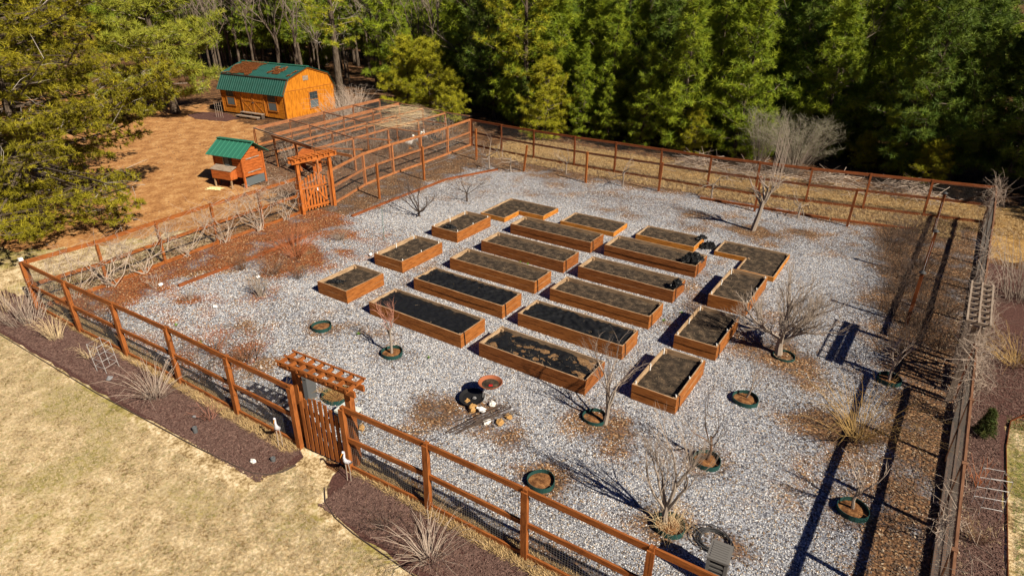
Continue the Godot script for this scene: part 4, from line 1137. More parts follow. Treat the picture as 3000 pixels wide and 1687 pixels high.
# o: start (bare trunk share), rad (longest branch), gap, per, rise0, rise1 (deg low/high), dens (tufts per m), tuft (m), ca, cb, thick, dead, shape
func pine(sd: int, H: float, o: Dictionary) -> Dictionary:
	var rng := RandomNumberGenerator.new()
	rng.seed = sd
	var trunk := Geo.new()
	var limbs := Geo.new()
	var crown := Geo.new()
	var snags := Geo.new()
	var start: float = o.get("start", 0.12)
	var rad: float = o.get("rad", 2.0)
	var thick: float = o.get("thick", 0.011 * H + 0.02)
	var tuft: float = o.get("tuft", 0.27)
	var dens: float = o.get("dens", 8.0)
	var ca: Color = o.get("ca", Color(0.075, 0.105, 0.016))
	var cb: Color = o.get("cb", Color(0.15, 0.165, 0.022))
	var dead: float = o.get("dead", 0.0)
	var shape: float = o.get("shape", 0.8)
	var bend: Vector3 = Vector3(rng.randfn(0, 0.03), 0, rng.randfn(0, 0.03)) * H * o.get("bend", 1.0)
	var axis := func(t: float) -> Vector3: return Vector3(bend.x * sin(t * 2.4), H * t, bend.z * sin(t * 2.0))
	var tp := []
	var tr := []
	for i in 11:
		var t := i / 10.0
		tp.append(axis.call(t) - Vector3(0, 0.15 if i == 0 else 0.0, 0))
		tr.append(thick * (1.25 - 0.25 * minf(t * 8, 1.0)) * (1.0 - 0.9 * t) + 0.01)
	trunk.tube(tp, tr, 9, true)
	var y := H * start
	var az0 := rng.randf() * TAU
	while y < H - 0.25:
		var t := (y / H - start) / (1.0 - start)
		var L0 := rad * (pow(1.0 - t, shape) * (lerpf(o.get("low", 0.55), 1.0, smoothstep(0.0, 0.22, t))) + 0.10)
		var per: int = o.get("per", 5)
		for k in per:
			az0 += TAU / per + rng.randfn(0, 0.3)
			var L := L0 * rng.randf_range(0.6, 1.15)
			var rise := deg_to_rad(lerpf(o.get("rise0", 8.0), o.get("rise1", 50.0), t) + rng.randfn(0, 7))
			var h := Vector3(cos(az0), 0, sin(az0))
			var d := h * cos(rise) + Vector3.UP * sin(rise)
			var p0: Vector3 = axis.call(y / H + rng.randfn(0, 0.01))
			var p1: Vector3 = p0 + d * L * 0.5 + Vector3(rng.randfn(0, 0.09), rng.randfn(0, 0.06) - o.get("droop", 0.0) * 0.3, rng.randfn(0, 0.09)) * L
			var p2: Vector3 = p0 + d * L + Vector3(0, (0.12 - o.get("droop", 0.0)) * L, 0)
			var br := 0.007 + 0.0055 * L
			limbs.tube([p0, p1, p2], [br * 1.3, br, br * 0.35], 3)
			if rng.randf() < dead:
				for q in 7:    # dead grey twigs
					var s0: Vector3 = p0.lerp(p1, rng.randf()) if q < 2 else p1.lerp(p2, rng.randf())
					var dd := (d + Vector3(rng.randfn(0, 0.8), rng.randfn(0.1, 0.5), rng.randfn(0, 0.8))).normalized()
					var e := s0 + dd * rng.randf_range(0.3, 0.9)
					var e2 := e + (dd + Vector3(rng.randfn(0, 0.5), rng.randfn(0, 0.4), rng.randfn(0, 0.5))).normalized() * rng.randf_range(0.2, 0.5)
					snags.tube([s0, e, e2], [0.010, 0.007, 0.002], 3)
				if rng.randf() < 0.4: continue
			var n := int(L * dens * rng.randf_range(0.75, 1.25)) + 2
			var side := h.cross(Vector3.UP)
			for j in n:
				var s := 0.28 + 0.72 * pow(rng.randf(), 0.7)
				var c := p0.lerp(p1, s * 2.0) if s < 0.5 else p1.lerp(p2, s * 2.0 - 1.0)
				var spread := (0.10 + 0.30 * L * sin(PI * clampf(s, 0.1, 0.9)))
				var lat := rng.randf_range(-1, 1)
				var off := side * lat * spread + Vector3(0, rng.randfn(0.02, 0.07), 0) - h * absf(lat) * spread * 0.4
				var od: Vector3 = (d * 0.75 + side * lat * 0.7 + Vector3.UP * o.get("up", 0.55) + Vector3(rng.randfn(0, 0.25), rng.randfn(0, 0.25), rng.randfn(0, 0.25))).normalized()
				add_tuft(crown, rng, c + off, od, tuft * rng.randf_range(0.75, 1.2), ca, cb)
				if spread > 0.3 and j % 3 == 0: limbs.tube([c - h * 0.2 * spread, c + off], [br * 0.5, br * 0.2], 3)
		y += o.get("gap", 0.34) * rng.randf_range(0.75, 1.25)
	for j in 7:
		add_tuft(crown, rng, axis.call(1.0) - Vector3(0, j * 0.07, 0), Vector3(rng.randfn(0, 0.3), 1, rng.randfn(0, 0.3)).normalized(), tuft, ca, cb)
	return {"trunk": trunk.mesh(), "limbs": limbs.mesh(), "crown": crown.mesh(), "snags": snags.mesh()}

func tree(called: String, label: String, p: Dictionary, at: Vector3, turn: float, s: float, bark: Material, limb: Material, grp: String, sy := 1.0) -> Node3D:
	var o := thing(called, label, "tree", at, turn, grp)
	o.scale = Vector3(s, s * sy, s)
	part("trunk", p.trunk, bark, o)
	part("limbs", p.limbs, limb, o)
	if p.has("snags") and p.snags.get_surface_count(): part("dead_twigs", p.snags, M.dead_wood, o)
	if p.has("crown"): part("crown", p.crown, M.needles, o)
	return o

# ---------------------------------------------------------------- bare broadleaved plants
# recursive twigs: o: len, shrink, forks, spread (rad), levels, r, up (tropism), wob
func grow(thick: Geo, thin: Geo, rng: RandomNumberGenerator, p: Vector3, d: Vector3, L: float, r: float, lv: int, o: Dictionary) -> void:
	var n := 3
	var pts := [p]
	var rr := [r]
	var q := p
	var dd := d
	for i in n:
		dd = (dd + Vector3(rng.randfn(0, 1), rng.randfn(0, 1), rng.randfn(0, 1)) * float(o.get("wob", 0.12)) + Vector3.UP * float(o.get("up", 0.08))).normalized()
		q += dd * L / n
		pts.append(q)
		rr.append(lerpf(r, r * 0.62 if lv > 0 else r * 0.3, float(i + 1) / n))
	var into := thick if lv >= int(o.get("levels", 4)) - 1 else thin
	into.tube(pts, rr, 5 if r > 0.02 else 3, false)
	if lv <= 0: return
	var f: int = o.get("forks", 3)
	for k in f:
		var a := rng.randf() * TAU
		var sp := float(o.get("spread", 0.55)) * rng.randf_range(0.5, 1.3)
		var t := 1.0 if k == 0 else rng.randf_range(0.35, 1.0)
		var b: Vector3 = pts[1].lerp(pts[3], (t - 0.33) / 0.67) if t > 0.33 else pts[1]
		var x := dd.cross(Vector3(cos(a), sin(a * 1.7), sin(a))).normalized()
		var nd := (dd * cos(sp) + x * sin(sp)).normalized()
		grow(thick, thin, rng, b, nd, L * float(o.get("shrink", 0.72)) * rng.randf_range(0.75, 1.2), maxf(0.0028, r * (0.60 if k == 0 else 0.42)), lv - 1, o)

func bare(sd: int, o: Dictionary) -> Dictionary:
	var rng := RandomNumberGenerator.new()
	rng.seed = sd
	var a := Geo.new()
	var b := Geo.new()
	var th: float = o.get("trunk", 0.0)
	var r: float = o.get("r", 0.05)
	var p := Vector3(0, -0.04, 0)
	if th > 0.0:
		var lean := Vector3(o.get("lx", 0.0), 0, o.get("lz", 0.0))
		a.tube([p, Vector3(rng.randfn(0, 0.02), th * 0.5, rng.randfn(0, 0.02)) + lean * 0.5, Vector3(0, th, 0) + lean], [r * 1.5, r * 1.1, r], 7, false)
		p = Vector3(0, th, 0) + lean
	for i in int(o.get("stems", 4)):
		var az := TAU * i / float(o.get("stems", 4)) + rng.randfn(0, 0.4)
		var tl: float = float(o.get("tilt", 0.7)) * rng.randf_range(0.45, 1.25)
		var d := Vector3(cos(az) * sin(tl), cos(tl), sin(az) * sin(tl))
		var off := Vector3(cos(az), 0, sin(az)) * rng.randf() * float(o.get("base", 0.02))
		grow(a, b, rng, p + off - (Vector3(0, th * rng.randf() * 0.35, 0) if th > 0.0 else Vector3.ZERO), d, float(o.get("len", 0.6)) * rng.randf_range(0.8, 1.2), r * 0.7, int(o.get("levels", 4)) - 1, o)
	return {"trunk": a.mesh(), "twigs": b.mesh()}

func shrub(called: String, label: String, cat: String, p: Dictionary, at: Vector3, turn: float, s: float, ma: Material, mb: Material, grp: String) -> Node3D:
	var o := thing(called, label, cat, at, turn, grp)
	o.scale = Vector3.ONE * s
	part("trunk" if cat == "tree" else "stems", p.trunk, ma, o)
	part("twigs", p.twigs, mb, o)
	return o

func _forest() -> void:
	for i in 5: tufts.append(make_tuft(100 + i, 24, 95.0, 0.042))
	var YG := [Color(0.20, 0.215, 0.012), Color(0.40, 0.37, 0.024)]
	var DG := [Color(0.075, 0.135, 0.02), Color(0.17, 0.23, 0.03)]
	var MG := [Color(0.13, 0.20, 0.015), Color(0.30, 0.35, 0.024)]
	var P := []
	for i in 4: P.append(pine(200 + i, 10.0, {"start": 0.04, "rad": 2.9, "dens": 6.2, "gap": 0.42, "ca": MG[0], "cb": MG[1], "rise0": 2.0, "rise1": 55.0, "tuft": 0.36, "shape": 0.9}))
	for i in 2: P.append(pine(220 + i, 10.0, {"start": 0.12, "rad": 3.1, "dens": 6.0, "gap": 0.45, "ca": DG[0], "cb": DG[1], "rise0": 2.0, "rise1": 50.0, "tuft": 0.36, "shape": 0.8}))
	for i in 2: P.append(pine(240 + i, 6.0, {"start": 0.03, "rad": 2.9, "dens": 7.0, "gap": 0.36, "ca": YG[0], "cb": YG[1], "rise0": 0.0, "rise1": 50.0, "shape": 0.6, "tuft": 0.36}))
	var tall := []
	for i in 3: tall.append(pine(260 + i, 14.0, {"start": 0.27, "rad": 3.2, "dens": 6.0, "gap": 0.5, "ca": DG[0], "cb": MG[1], "rise0": 0.0, "rise1": 45.0, "thick": 0.17, "dead": 0.15, "tuft": 0.36}))
	# pines standing just outside the back fence: x, z, variant, scale, label
	var grp := "pines behind the back fence"
	var F := [
		[-38.0, -40.6, 6, 0.95, "low yellow green pine nearest the tall grey trunk beside the shed"], [-35.2, -40.6, 7, 0.95, "low bushy yellow pine behind the far rail of the chicken run"], [-32.4, -39.4, 6, 0.62, "small pine sapling leaning over the back rail of the chicken run"], [-40.5, -43.5, 1, 0.7, "pine with drooping low boughs right of the shed and its tall trunk"],
		[-23.6, -39.4, 7, 0.85, "broad round bright pine over the back fence near its left corner"], [-21.2, -41.0, 2, 0.62, "short pine right of the broad round bright pine"], [-26.2, -40.6, 5, 0.42, "small dark pine between the run corner and the broad round pine"], [-19.2, -40.8, 3, 0.45, "slim young pine with pale leader in a dark gap"],
		[-16.9, -40.6, 0, 0.66, "pointed young pine with a slender leader"], [-14.2, -41.2, 1, 1.02, "tall bright pine with a pale bare lower trunk behind the fence"], [-12.9, -40.6, 7, 0.5, "little yellow pine below the tall bright pine"], [-10.6, -41.6, 3, 1.05, "tall feathery pine left of the grey brushy shrub"], [-9.2, -42.0, 2, 0.5, "young dark green pine left of the grey brushy shrub"],
		[-1.2, -42.6, 4, 0.98, "big dark pine with forked dead top right of the grey brushy shrub"], [1.1, -43.2, 5, 0.95, "dark leaning pine toward the garden's back right corner"], [0.1, -40.9, 6, 0.42, "small yellow pine at the foot of the leaning dark pine"], [-3.3, -43.2, 7, 0.36, "tiny yellow pine between the grey shrub and the big dark pine"], [3.6, -42.8, 5, 1.0, "dark pine beyond the back right corner post"], [-5.6, -45.4, 4, 0.85, "shaded dark pine directly behind the grey brushy shrub"], [-7.8, -46.0, 5, 1.0, "dark pine behind the tall upright pruned tree"],
		[-17.9, -44.2, 1, 0.95, "mid green pine behind the pointed young pine"], [-20.6, -45.0, 2, 1.0, "mid green pine behind the short pine"], [-12.2, -45.6, 0, 1.15, "mid green pine behind the little yellow pine"], [-15.6, -46.2, 3, 1.15, "mid green pine behind the tall bright pine"], [-26.0, -46.0, 5, 0.9, "dark pine in the shade behind the broad round pine"], [-28.6, -44.2, 4, 0.55, "dark low pine behind the back corner of the chicken run"]]
	for f in F:
		tree("pine_tree", f[4], P[f[2]], Vector3(f[0], 0, f[1]), R.randf() * TAU, f[3], M.bark, M.limb, grp)
	# broad old pine with heavy limbs
	var big := pine(300, 13.0, {"start": 0.30, "rad": 4.6, "per": 4, "gap": 0.75, "dens": 9.0, "ca": MG[0], "cb": YG[1], "rise0": 12.0, "rise1": 40.0, "thick": 0.27, "shape": 0.55, "tuft": 0.38})
	tree("pine_tree", "old spreading pine with heavy dark limbs behind the run corner", big, Vector3(-26.9, 0, -42.2), 0.6, 1.0, M.bark, M.bark, grp)
	var t1 := pine(301, 15.0, {"start": 0.33, "rad": 4.2, "per": 3, "gap": 0.75, "dens": 6.0, "ca": MG[0], "cb": YG[1], "rise0": 8.0, "rise1": 40.0, "thick": 0.36, "shape": 0.5, "dead": 0.2, "tuft": 0.38, "bend": 0.2})
	tree("pine_tree", "tall pine with thick pale grey trunk against the shed", t1, Vector3(-45.6, 0, -40.2), 2.2, 1.0, M.bark, M.limb_grey, "tall pines around the clearing")
	# long needled pine left of the shed
	var ln := pine(302, 12.0, {"start": 0.17, "rad": 5.8, "low": 0.95, "per": 5, "gap": 0.5, "dens": 9.0, "ca": Color(0.17, 0.20, 0.022), "cb": Color(0.33, 0.33, 0.04), "rise0": 0.0, "rise1": 45.0, "thick": 0.3, "shape": 0.7, "tuft": 0.46, "dead": 0.05})
	tree("pine_tree", "large light green long needled pine overlapping the left end of the shed", ln, Vector3(-54.0, 0, -29.4), 1.0, 1.12, M.bark, M.limb_grey, "tall pines around the clearing")
	# sprawling olive pine with many dead grey twigs beside the left fence
	for i in 4: tufts[i] = make_tuft(140 + i, 22, 95.0, 0.075)
	var OL := [Color(0.14, 0.13, 0.010), Color(0.30, 0.26, 0.018)]
	var vp := pine(310, 11.5, {"start": 0.10, "rad": 7.0, "per": 7, "gap": 0.5, "dens": 20.0, "ca": OL[0], "cb": OL[1], "rise0": -6.0, "rise1": 22.0, "thick": 0.27, "shape": 0.45, "tuft": 0.20, "dead": 0.42, "droop": 0.06, "up": 0.3})
	tree("pine_tree", "sprawling olive pine full of dead grey twigs beside the left fence", vp, Vector3(-33.1, 0, -10.7), 0.0, 1.0, M.bark, M.bark, "tall pines around the clearing")
	var vp2 := pine(311, 10.5, {"start": 0.16, "rad": 5.6, "per": 5, "gap": 0.5, "dens": 19.0, "ca": OL[0], "cb": OL[1], "rise0": -6.0, "rise1": 25.0, "thick": 0.2, "shape": 0.5, "tuft": 0.20, "dead": 0.42, "droop": 0.05, "up": 0.3})
	tree("pine_tree", "second olive pine just behind the sprawling one, with dead twigs", vp2, Vector3(-40.5, 0, -14.0), 0.7, 1.12, M.bark, M.bark, "tall pines around the clearing")
	# the stand behind: mixed pines, each its own tree
	var rg := RandomNumberGenerator.new()
	rg.seed = 17
	for i in 155:
		var z := -46.5 - pow(rg.randf(), 1.7) * 58.0
		var x := lerpf(z * 1.62, -z * 0.26, rg.randf())
		if x < -41.0 and z > -48.0: continue
		var open := x / z > 0.84     # the thinner wood behind the shed
		if not open and rg.randf() < 0.1: continue
		var v := rg.randi() % 6
		if (open and rg.randf() < 0.7) or rg.randf() < 0.2:
			tree("pine_tree", "tall pine with bare lower trunk standing deep in the wood", tall[rg.randi() % 3], Vector3(x, 0, z), rg.randf() * TAU, rg.randf_range(0.85, 1.2), M.bark, M.limb, "tall pines deep in the wood")
		else:
			tree("pine_tree", "green pine crowded in the dense stand behind the fence line", P[v], Vector3(x, 0, z), rg.randf() * TAU, rg.randf_range(1.0, 1.45), M.bark, M.limb, "pines crowded behind the fence line")
	# second row close behind the first one, and pines beyond the right edge that shade it
	for i in 26:
		var x := -31.0 + i * 1.55 + rg.randfn(0, 0.4)
		var z := -43.6 + rg.randfn(0, 0.8) - (2.0 if x > -10.0 and x < -3.0 else 0.0)
		tree("pine_tree", "green pine crowded in the dense stand behind the fence line", P[rg.randi() % 6], Vector3(x, 0, z), rg.randf() * TAU, rg.randf_range(0.75, 1.15), M.bark, M.limb, "pines crowded behind the fence line")
	for i in 16:
		tree("pine_tree", "green pine in the stand past the garden's right back corner", P[rg.randi() % 6], Vector3(rg.randf_range(6.5, 22), 0, rg.randf_range(-62, -39)), rg.randf() * TAU, rg.randf_range(1.0, 1.35), M.bark, M.limb, "pines past the right back corner")
	# leafless slim trees in the thin wood behind the shed and between the pines
	var BT := []
	for i in 4: BT.append(bare(400 + i, {"trunk": 4.2, "r": 0.085, "stems": 3, "tilt": 0.35, "len": 2.6, "levels": 4, "forks": 3, "spread": 0.5, "shrink": 0.66, "up": 0.06}))
	for i in 130:
		var z := -43.0 - pow(rg.randf(), 1.4) * 60.0
		var x := z * rg.randf_range(0.80, 1.75)
		if i > 105:
			z = -44.0 - rg.randf() * 30.0
			x = z * rg.randf_range(0.1, 0.8)
		if x > -55.0 and z > -45.0 and i <= 105: continue
		shrub("bare_tree", "slim leafless tree in the shadowy wood", "tree", BT[i % 4], Vector3(x, 0, z), rg.randf() * TAU, rg.randf_range(0.7, 1.4), M.bark, M.limb, "leafless trees in the wood")
	for i in 34:
		var x := -rg.randf_range(50.0, 92.0)
		var z := x * rg.randf_range(0.62, 0.92)
		if z > -46.5: continue
		tree("pine_tree", "tall pine with bare lower trunk standing deep in the wood", tall[rg.randi() % 3], Vector3(x, 0, z), rg.randf() * TAU, rg.randf_range(0.75, 1.1), M.bark, M.limb, "tall pines deep in the wood")
	# far backdrop of pines that closes the view
	for i in 36:
		var a := lerpf(0.02, 1.25, (i + rg.randf()) / 36.0)
		var rr := rg.randf_range(115, 190)
		tree("pine_tree", "distant pine closing the view at the back of the wood", P[rg.randi() % 6], Vector3(-sin(a) * rr, 0, -cos(a) * rr), rg.randf() * TAU, rg.randf_range(1.7, 2.4), M.bark, M.limb, "distant pines at the back of the wood")
	for i in 24:
		var x := -rg.randf_range(72, 150)
		var z := -rg.randf_range(12, 66)
		if x > -80.0 and z > -34.0: continue
		tree("pine_tree", "tall pine beyond the far side of the dirt clearing", tall[rg.randi() % 3], Vector3(x, 0, z), rg.randf() * TAU, rg.randf_range(0.8, 1.2), M.bark, M.limb, "tall pines beyond the clearing")

# ---------------------------------------------------------------- garden plants
func ring_mesh(r: float, h: float, gap := 0.0) -> ArrayMesh:
	var g := Geo.new()
	var n := 30
	for k in n:
		var a0 := gap + (TAU - gap) * k / n
		var a1 := gap + (TAU - gap) * (k + 1) / n
		var w0 := 1.0 + 0.03 * sin(a0 * 3)
		var w1 := 1.0 + 0.03 * sin(a1 * 3)
		var A := Vector3(cos(a0), 0, sin(a0)) * r * w0
		var B := Vector3(cos(a1), 0, sin(a1)) * r * w1
		var u := Vector3(0, h, 0)
		g.quad(A, A + u, B + u, B)
		g.quad(B * 0.96, B * 0.96 + u, A * 0.96 + u, A * 0.96)
		g.quad(A + u, A * 0.96 + u, B * 0.96 + u, B + u)
	return g.mesh()

func planter_ring(label: String, at: Vector3, r0 := 0.42, turn := 0.0) -> void:
	var r := r0 * 0.76
	var o := thing("tree_ring", label, "planter ring", at, turn, "green plastic rings on the gravel")
	part("ring", ring_mesh(r, 0.13, 0.05), M.green_plastic, o)
	var g := Geo.new()
	for k in 18:
		var a := TAU * k / 18
		var b := TAU * (k + 1) / 18
		g.tri(Vector3(0, 0.07, 0), Vector3(cos(b) * r * 0.95, 0.035, sin(b) * r * 0.95), Vector3(cos(a) * r * 0.95, 0.035, sin(a) * r * 0.95))
	part("litter", g.mesh(), M.ring_litter, o)

# thin arching canes from a common foot
func canes(sd: int, n: int, h: float, lean: float, arch: float, r: float, twigs: int, base := 0.12) -> Dictionary:
	var rng := RandomNumberGenerator.new()
	rng.seed = sd
	var a := Geo.new()
	var b := Geo.new()
	r *= 0.72
	for i in n:
		var az := rng.randf() * TAU
		var l := lean * sqrt(rng.randf())
		var hh := h * rng.randf_range(0.55, 1.1)
		var d := Vector3(cos(az), 0, sin(az))
		var p0 := d * base * rng.randf() - Vector3(0, 0.03, 0)
		var p1 := p0 + d * l * 0.35 + Vector3(rng.randfn(0, 0.03), hh * 0.5, rng.randfn(0, 0.03))
		var p2 := p0 + d * l * 0.75 + Vector3(rng.randfn(0, 0.05), hh * 0.88, rng.randfn(0, 0.05))
		var p3 := p0 + d * l * (1.0 + arch * 0.5) + Vector3(rng.randfn(0, 0.06), hh * (1.0 - arch * 0.35), rng.randfn(0, 0.06))
		var rr := r * rng.randf_range(0.7, 1.2)
		a.tube([p0, p1, p2, p3], [rr, rr * 0.85, rr * 0.6, rr * 0.25], 3)
		for k in twigs:
			var t := rng.randf()
			var s := p1.lerp(p2, t * 2.0) if t < 0.5 else p2.lerp(p3, t * 2.0 - 1.0)
			var td := Vector3(rng.randfn(0, 1), rng.randfn(0.5, 0.7), rng.randfn(0, 1)).normalized()
			var e := s + td * rng.randf_range(0.1, 0.3) * h * 0.6
			var m := s.lerp(e, 0.5) + Vector3(rng.randfn(0, 0.02), rng.randfn(0, 0.02), rng.randfn(0, 0.02))
			b.tube([s, m, e], [rr * 0.5, rr * 0.4, rr * 0.2], 3)
	return {"trunk": a.mesh(), "twigs": b.mesh()}

# vines wandering along a fence from a to b
func vine(sd: int, a: Vector3, b: Vector3, n: int, r: float, spread: float, top: float) -> Dictionary:
	var rng := RandomNumberGenerator.new()
	rng.seed = sd
	var g := Geo.new()
	var t := Geo.new()
	var foot := a.lerp(b, 0.5)
	var len := a.distance_to(b)
	var u := (b - a).normalized()
	var w := u.cross(Vector3.UP)
	for i in n:
		var p := u * rng.randfn(0, 0.12) + w * rng.randfn(0, 0.06) - Vector3(0, 0.04, 0)
		var pts := [p]
		var rr := [r * 1.2]
		var dirx := rng.randf_range(-1, 1)
		var k := rng.randi_range(6, 11)
		for j in k:
			var f := float(j + 1) / k
			var ty := top * (1.0 - pow(1.0 - f, 1.8)) * rng.randf_range(0.7, 1.08)
			p = u * (dirx * len * 0.6 * f + rng.randfn(0, 0.12)) + w * rng.randfn(0, spread * (0.3 + f)) + Vector3(0, ty, 0)
			pts.append(p)
			rr.append(r * lerpf(1.0, 0.25, f) + 0.002)
			for q in 2:
				var e := p + Vector3(rng.randfn(0, 0.22), rng.randfn(0.02, 0.2), rng.randfn(0, 0.22))
				var e2 := e + Vector3(rng.randfn(0, 0.2), rng.randfn(-0.02, 0.18), rng.randfn(0, 0.2))
				t.tube([p, e, e2], [0.0045, 0.0035, 0.0015], 3)
		g.tube(pts, rr, 4)
	return {"trunk": g.mesh(), "twigs": t.mesh(), "at": foot}

func tangle(called: String, label: String, v: Dictionary, grp: String, ma: Material, mb: Material) -> void:
	var o := thing(called, label, "vine", v.at, 0.0, grp)
	part("stems", v.trunk, ma, o)
	part("twigs", v.twigs, mb, o)

func _plants() -> void:
	# ---- fruit trees on the gravel
	var G := "bare fruit trees on the gravel"
	shrub("fruit_tree", "small bare tree with pinkish twigs in a green ring before the black lined bed", "tree", bare(501, {"trunk": 0.85, "r": 0.032, "stems": 5, "tilt": 0.45, "len": 0.42, "levels": 4, "forks": 3, "spread": 0.55, "shrink": 0.7}), Vector3(-12.17, 0, -11.6), 0.3, 1.0, M.limb_grey, M.twig_red, G)
	shrub("fruit_tree", "leaning grey fruit tree with open crown between the straw bed and a short bed", "tree", bare(502, {"trunk": 0.55, "r": 0.05, "stems": 5, "tilt": 0.75, "len": 0.75, "levels": 5, "forks": 3, "spread": 0.5, "shrink": 0.68, "lx": 0.06}), Vector3(-5.28, 0, -12.24), 1.1, 1.0, M.limb_grey, M.twig_pale, G)
	shrub("fruit_tree", "thin bare sapling in the green ring beside the short soil bed", "tree", bare(503, {"trunk": 0.45, "r": 0.022, "stems": 3, "tilt": 0.35, "len": 0.45, "levels": 4, "forks": 2, "spread": 0.45, "shrink": 0.75, "lx": 0.12}), Vector3(-2.58, 0, -15.4), 0.2, 1.0, M.twig_grey, M.twig_grey, G)
	shrub("fruit_tree", "bare sapling in the deep green ring full of rusty leaves", "tree", bare(504, {"trunk": 0.75, "r": 0.028, "stems": 4, "tilt": 0.75, "len": 0.5, "levels": 4, "forks": 3, "spread": 0.5, "shrink": 0.68}), Vector3(-2.64, 0, -12.35), 0.8, 1.0, M.twig_brown, M.twig_grey, G)
	shrub("fruit_tree", "large bare vase shaped fruit tree with reddish twigs casting a long shadow", "tree", bare(505, {"trunk": 0.5, "r": 0.052, "stems": 6, "tilt": 0.62, "len": 0.85, "levels": 5, "forks": 3, "spread": 0.38, "shrink": 0.72, "up": 0.14}), Vector3(-2.75, 0, -9.95), 0.0, 1.05, M.limb_grey, M.twig_grey, G)
	shrub("fruit_tree", "bare pale sapling in the green ring in the fence shadow", "tree", bare(506, {"trunk": 0.6, "r": 0.03, "stems": 4, "tilt": 0.8, "len": 0.55, "levels": 4, "forks": 3, "spread": 0.5, "shrink": 0.68}), Vector3(0.5, 0, -12.6), 2.2, 1.0, M.limb_grey, M.twig_pale, G)
	shrub("fruit_tree", "bare whitish sapling near the shadow of the side arbour", "tree", bare(507, {"trunk": 0.7, "r": 0.03, "stems": 5, "tilt": 0.7, "len": 0.42, "levels": 4, "forks": 3, "spread": 0.55, "shrink": 0.7}), Vector3(0.6, 0, -18.55), 0.9, 1.0, M.twig_pale, M.twig_pale, G)
	shrub("fruit_tree", "dense round headed bare tree beside the short shaded bed", "tree", bare(508, {"trunk": 0.5, "r": 0.085, "stems": 10, "tilt": 1.15, "len": 0.72, "levels": 5, "forks": 4, "spread": 0.5, "shrink": 0.7, "up": 0.12}), Vector3(-2.39, 0, -18.33), 0.0, 1.08, M.limb_grey, M.twig_grey, G)
	shrub("fruit_tree", "low spreading dark bare tree on gravel near the coop gate", "tree", bare(509, {"trunk": 0.3, "r": 0.05, "stems": 6, "tilt": 0.95, "len": 0.8, "levels": 4, "forks": 3, "spread": 0.5, "shrink": 0.7, "up": 0.12}), Vector3(-19.77, 0, -21.5), 0.0, 1.0, M.twig_dark, M.twig_dark, G)
	shrub("fruit_tree", "small dark bare tree on gravel beside the run timber edging", "tree", bare(510, {"trunk": 0.55, "r": 0.04, "stems": 4, "tilt": 0.85, "len": 0.65, "levels": 4, "forks": 3, "spread": 0.5, "shrink": 0.68, "up": 0.1}), Vector3(-19.27, 0, -24.6), 1.0, 0.9, M.twig_dark, M.twig_dark, G)
	# tall tree pruned to upright water shoots
	var ft := bare(511, {"trunk": 1.5, "r": 0.09, "stems": 6, "tilt": 0.6, "len": 0.75, "levels": 3, "forks": 3, "spread": 0.5, "shrink": 0.66, "lx": 0.22, "lz": -0.1})
	var fo := shrub("fruit_tree", "tall pruned tree with straight upright shoots by the back fence", "tree", ft, Vector3(-5.95, 0, -28.75), 0.0, 1.0, M.limb_grey, M.twig_grey, G)
	var ws := Geo.new()
	var rg := RandomNumberGenerator.new()
	rg.seed = 5
	for i in 12:
		var p := Vector3(0.35 + rg.randfn(0.1, 0.22), 1.9 + rg.randf() * 0.7, rg.randfn(-0.1, 0.3))
		ws.tube([p, p + Vector3(rg.randfn(0.05, 0.06), 1.1, rg.randfn(0, 0.06)), p + Vector3(rg.randfn(0.12, 0.08), rg.randf_range(2.0, 2.9), rg.randfn(0, 0.12))], [0.013, 0.010, 0.003], 4)
	part("shoots", ws.mesh(), M.twig_pale, fo)
	# espaliered small trees along the back wires
	var E := [[-20.6, -30.6, "gnarled espalier tree by the leaning trellis post"], [-17.6, -32.0, "gnarled espalier tree with grey trunk and bent crown behind the gravel"], [-13.8, -31.6, "thin dark espalier tree in front of the dry grass"], [-9.0, -32.2, "thin espalier tree left of the tall pruned tree"], [-4.6, -31.7, "hook topped espalier sapling right of the tall pruned tree"], [-21.9, -30.2, "thin pale espalier sapling near the run's far trellis post"]]
	for i in E.size():
		shrub("espalier_tree", E[i][2], "tree", bare(520 + i, {"trunk": 0.9, "r": 0.04, "stems": 5, "tilt": 1.25, "len": 0.75, "levels": 4, "forks": 2, "spread": 0.6, "shrink": 0.72, "up": 0.0, "wob": 0.25}), Vector3(E[i][0], 0, E[i][1]), R.randf() * 6, R.randf_range(0.75, 1.0), M.twig_grey, M.twig_grey, "espalier trees along the back wires")
	# ---- shrubs
	var SG := "dormant shrubs on the gravel"
	shrub("willow_shrub", "golden coppiced shrub with fanning shoots beside the fence shadow", "shrub", canes(601, 130, 1.35, 1.8, 0.25, 0.007, 2, 0.22), Vector3(0.25, 0, -15.25), 0.0, 1.0, M.twig_gold, M.twig_gold, SG)
	shrub("dormant_shrub", "pale grey stemmed multi cane shrub on the gravel left of the beds", "shrub", canes(602, 34, 1.0, 0.55, 0.3, 0.013, 5), Vector3(-18.85, 0, -11.85), 0.0, 1.0, M.limb_grey, M.twig_grey, SG)
	shrub("dormant_shrub", "brown twiggy blueberry like shrub behind the pale grey stemmed one", "shrub", canes(603, 46, 0.85, 0.95, 0.3, 0.010, 6), Vector3(-20.0, 0, -13.3), 0.0, 1.0, M.twig_brown, M.twig_grey, SG)
	shrub("dormant_shrub", "rusty red twiggy shrub in the reddest patch of litter", "shrub", canes(604, 80, 1.0, 1.15, 0.35, 0.009, 6, 0.3), Vector3(-20.7, 0, -14.9), 0.0, 1.05, M.twig_rust, M.twig_rust, SG)
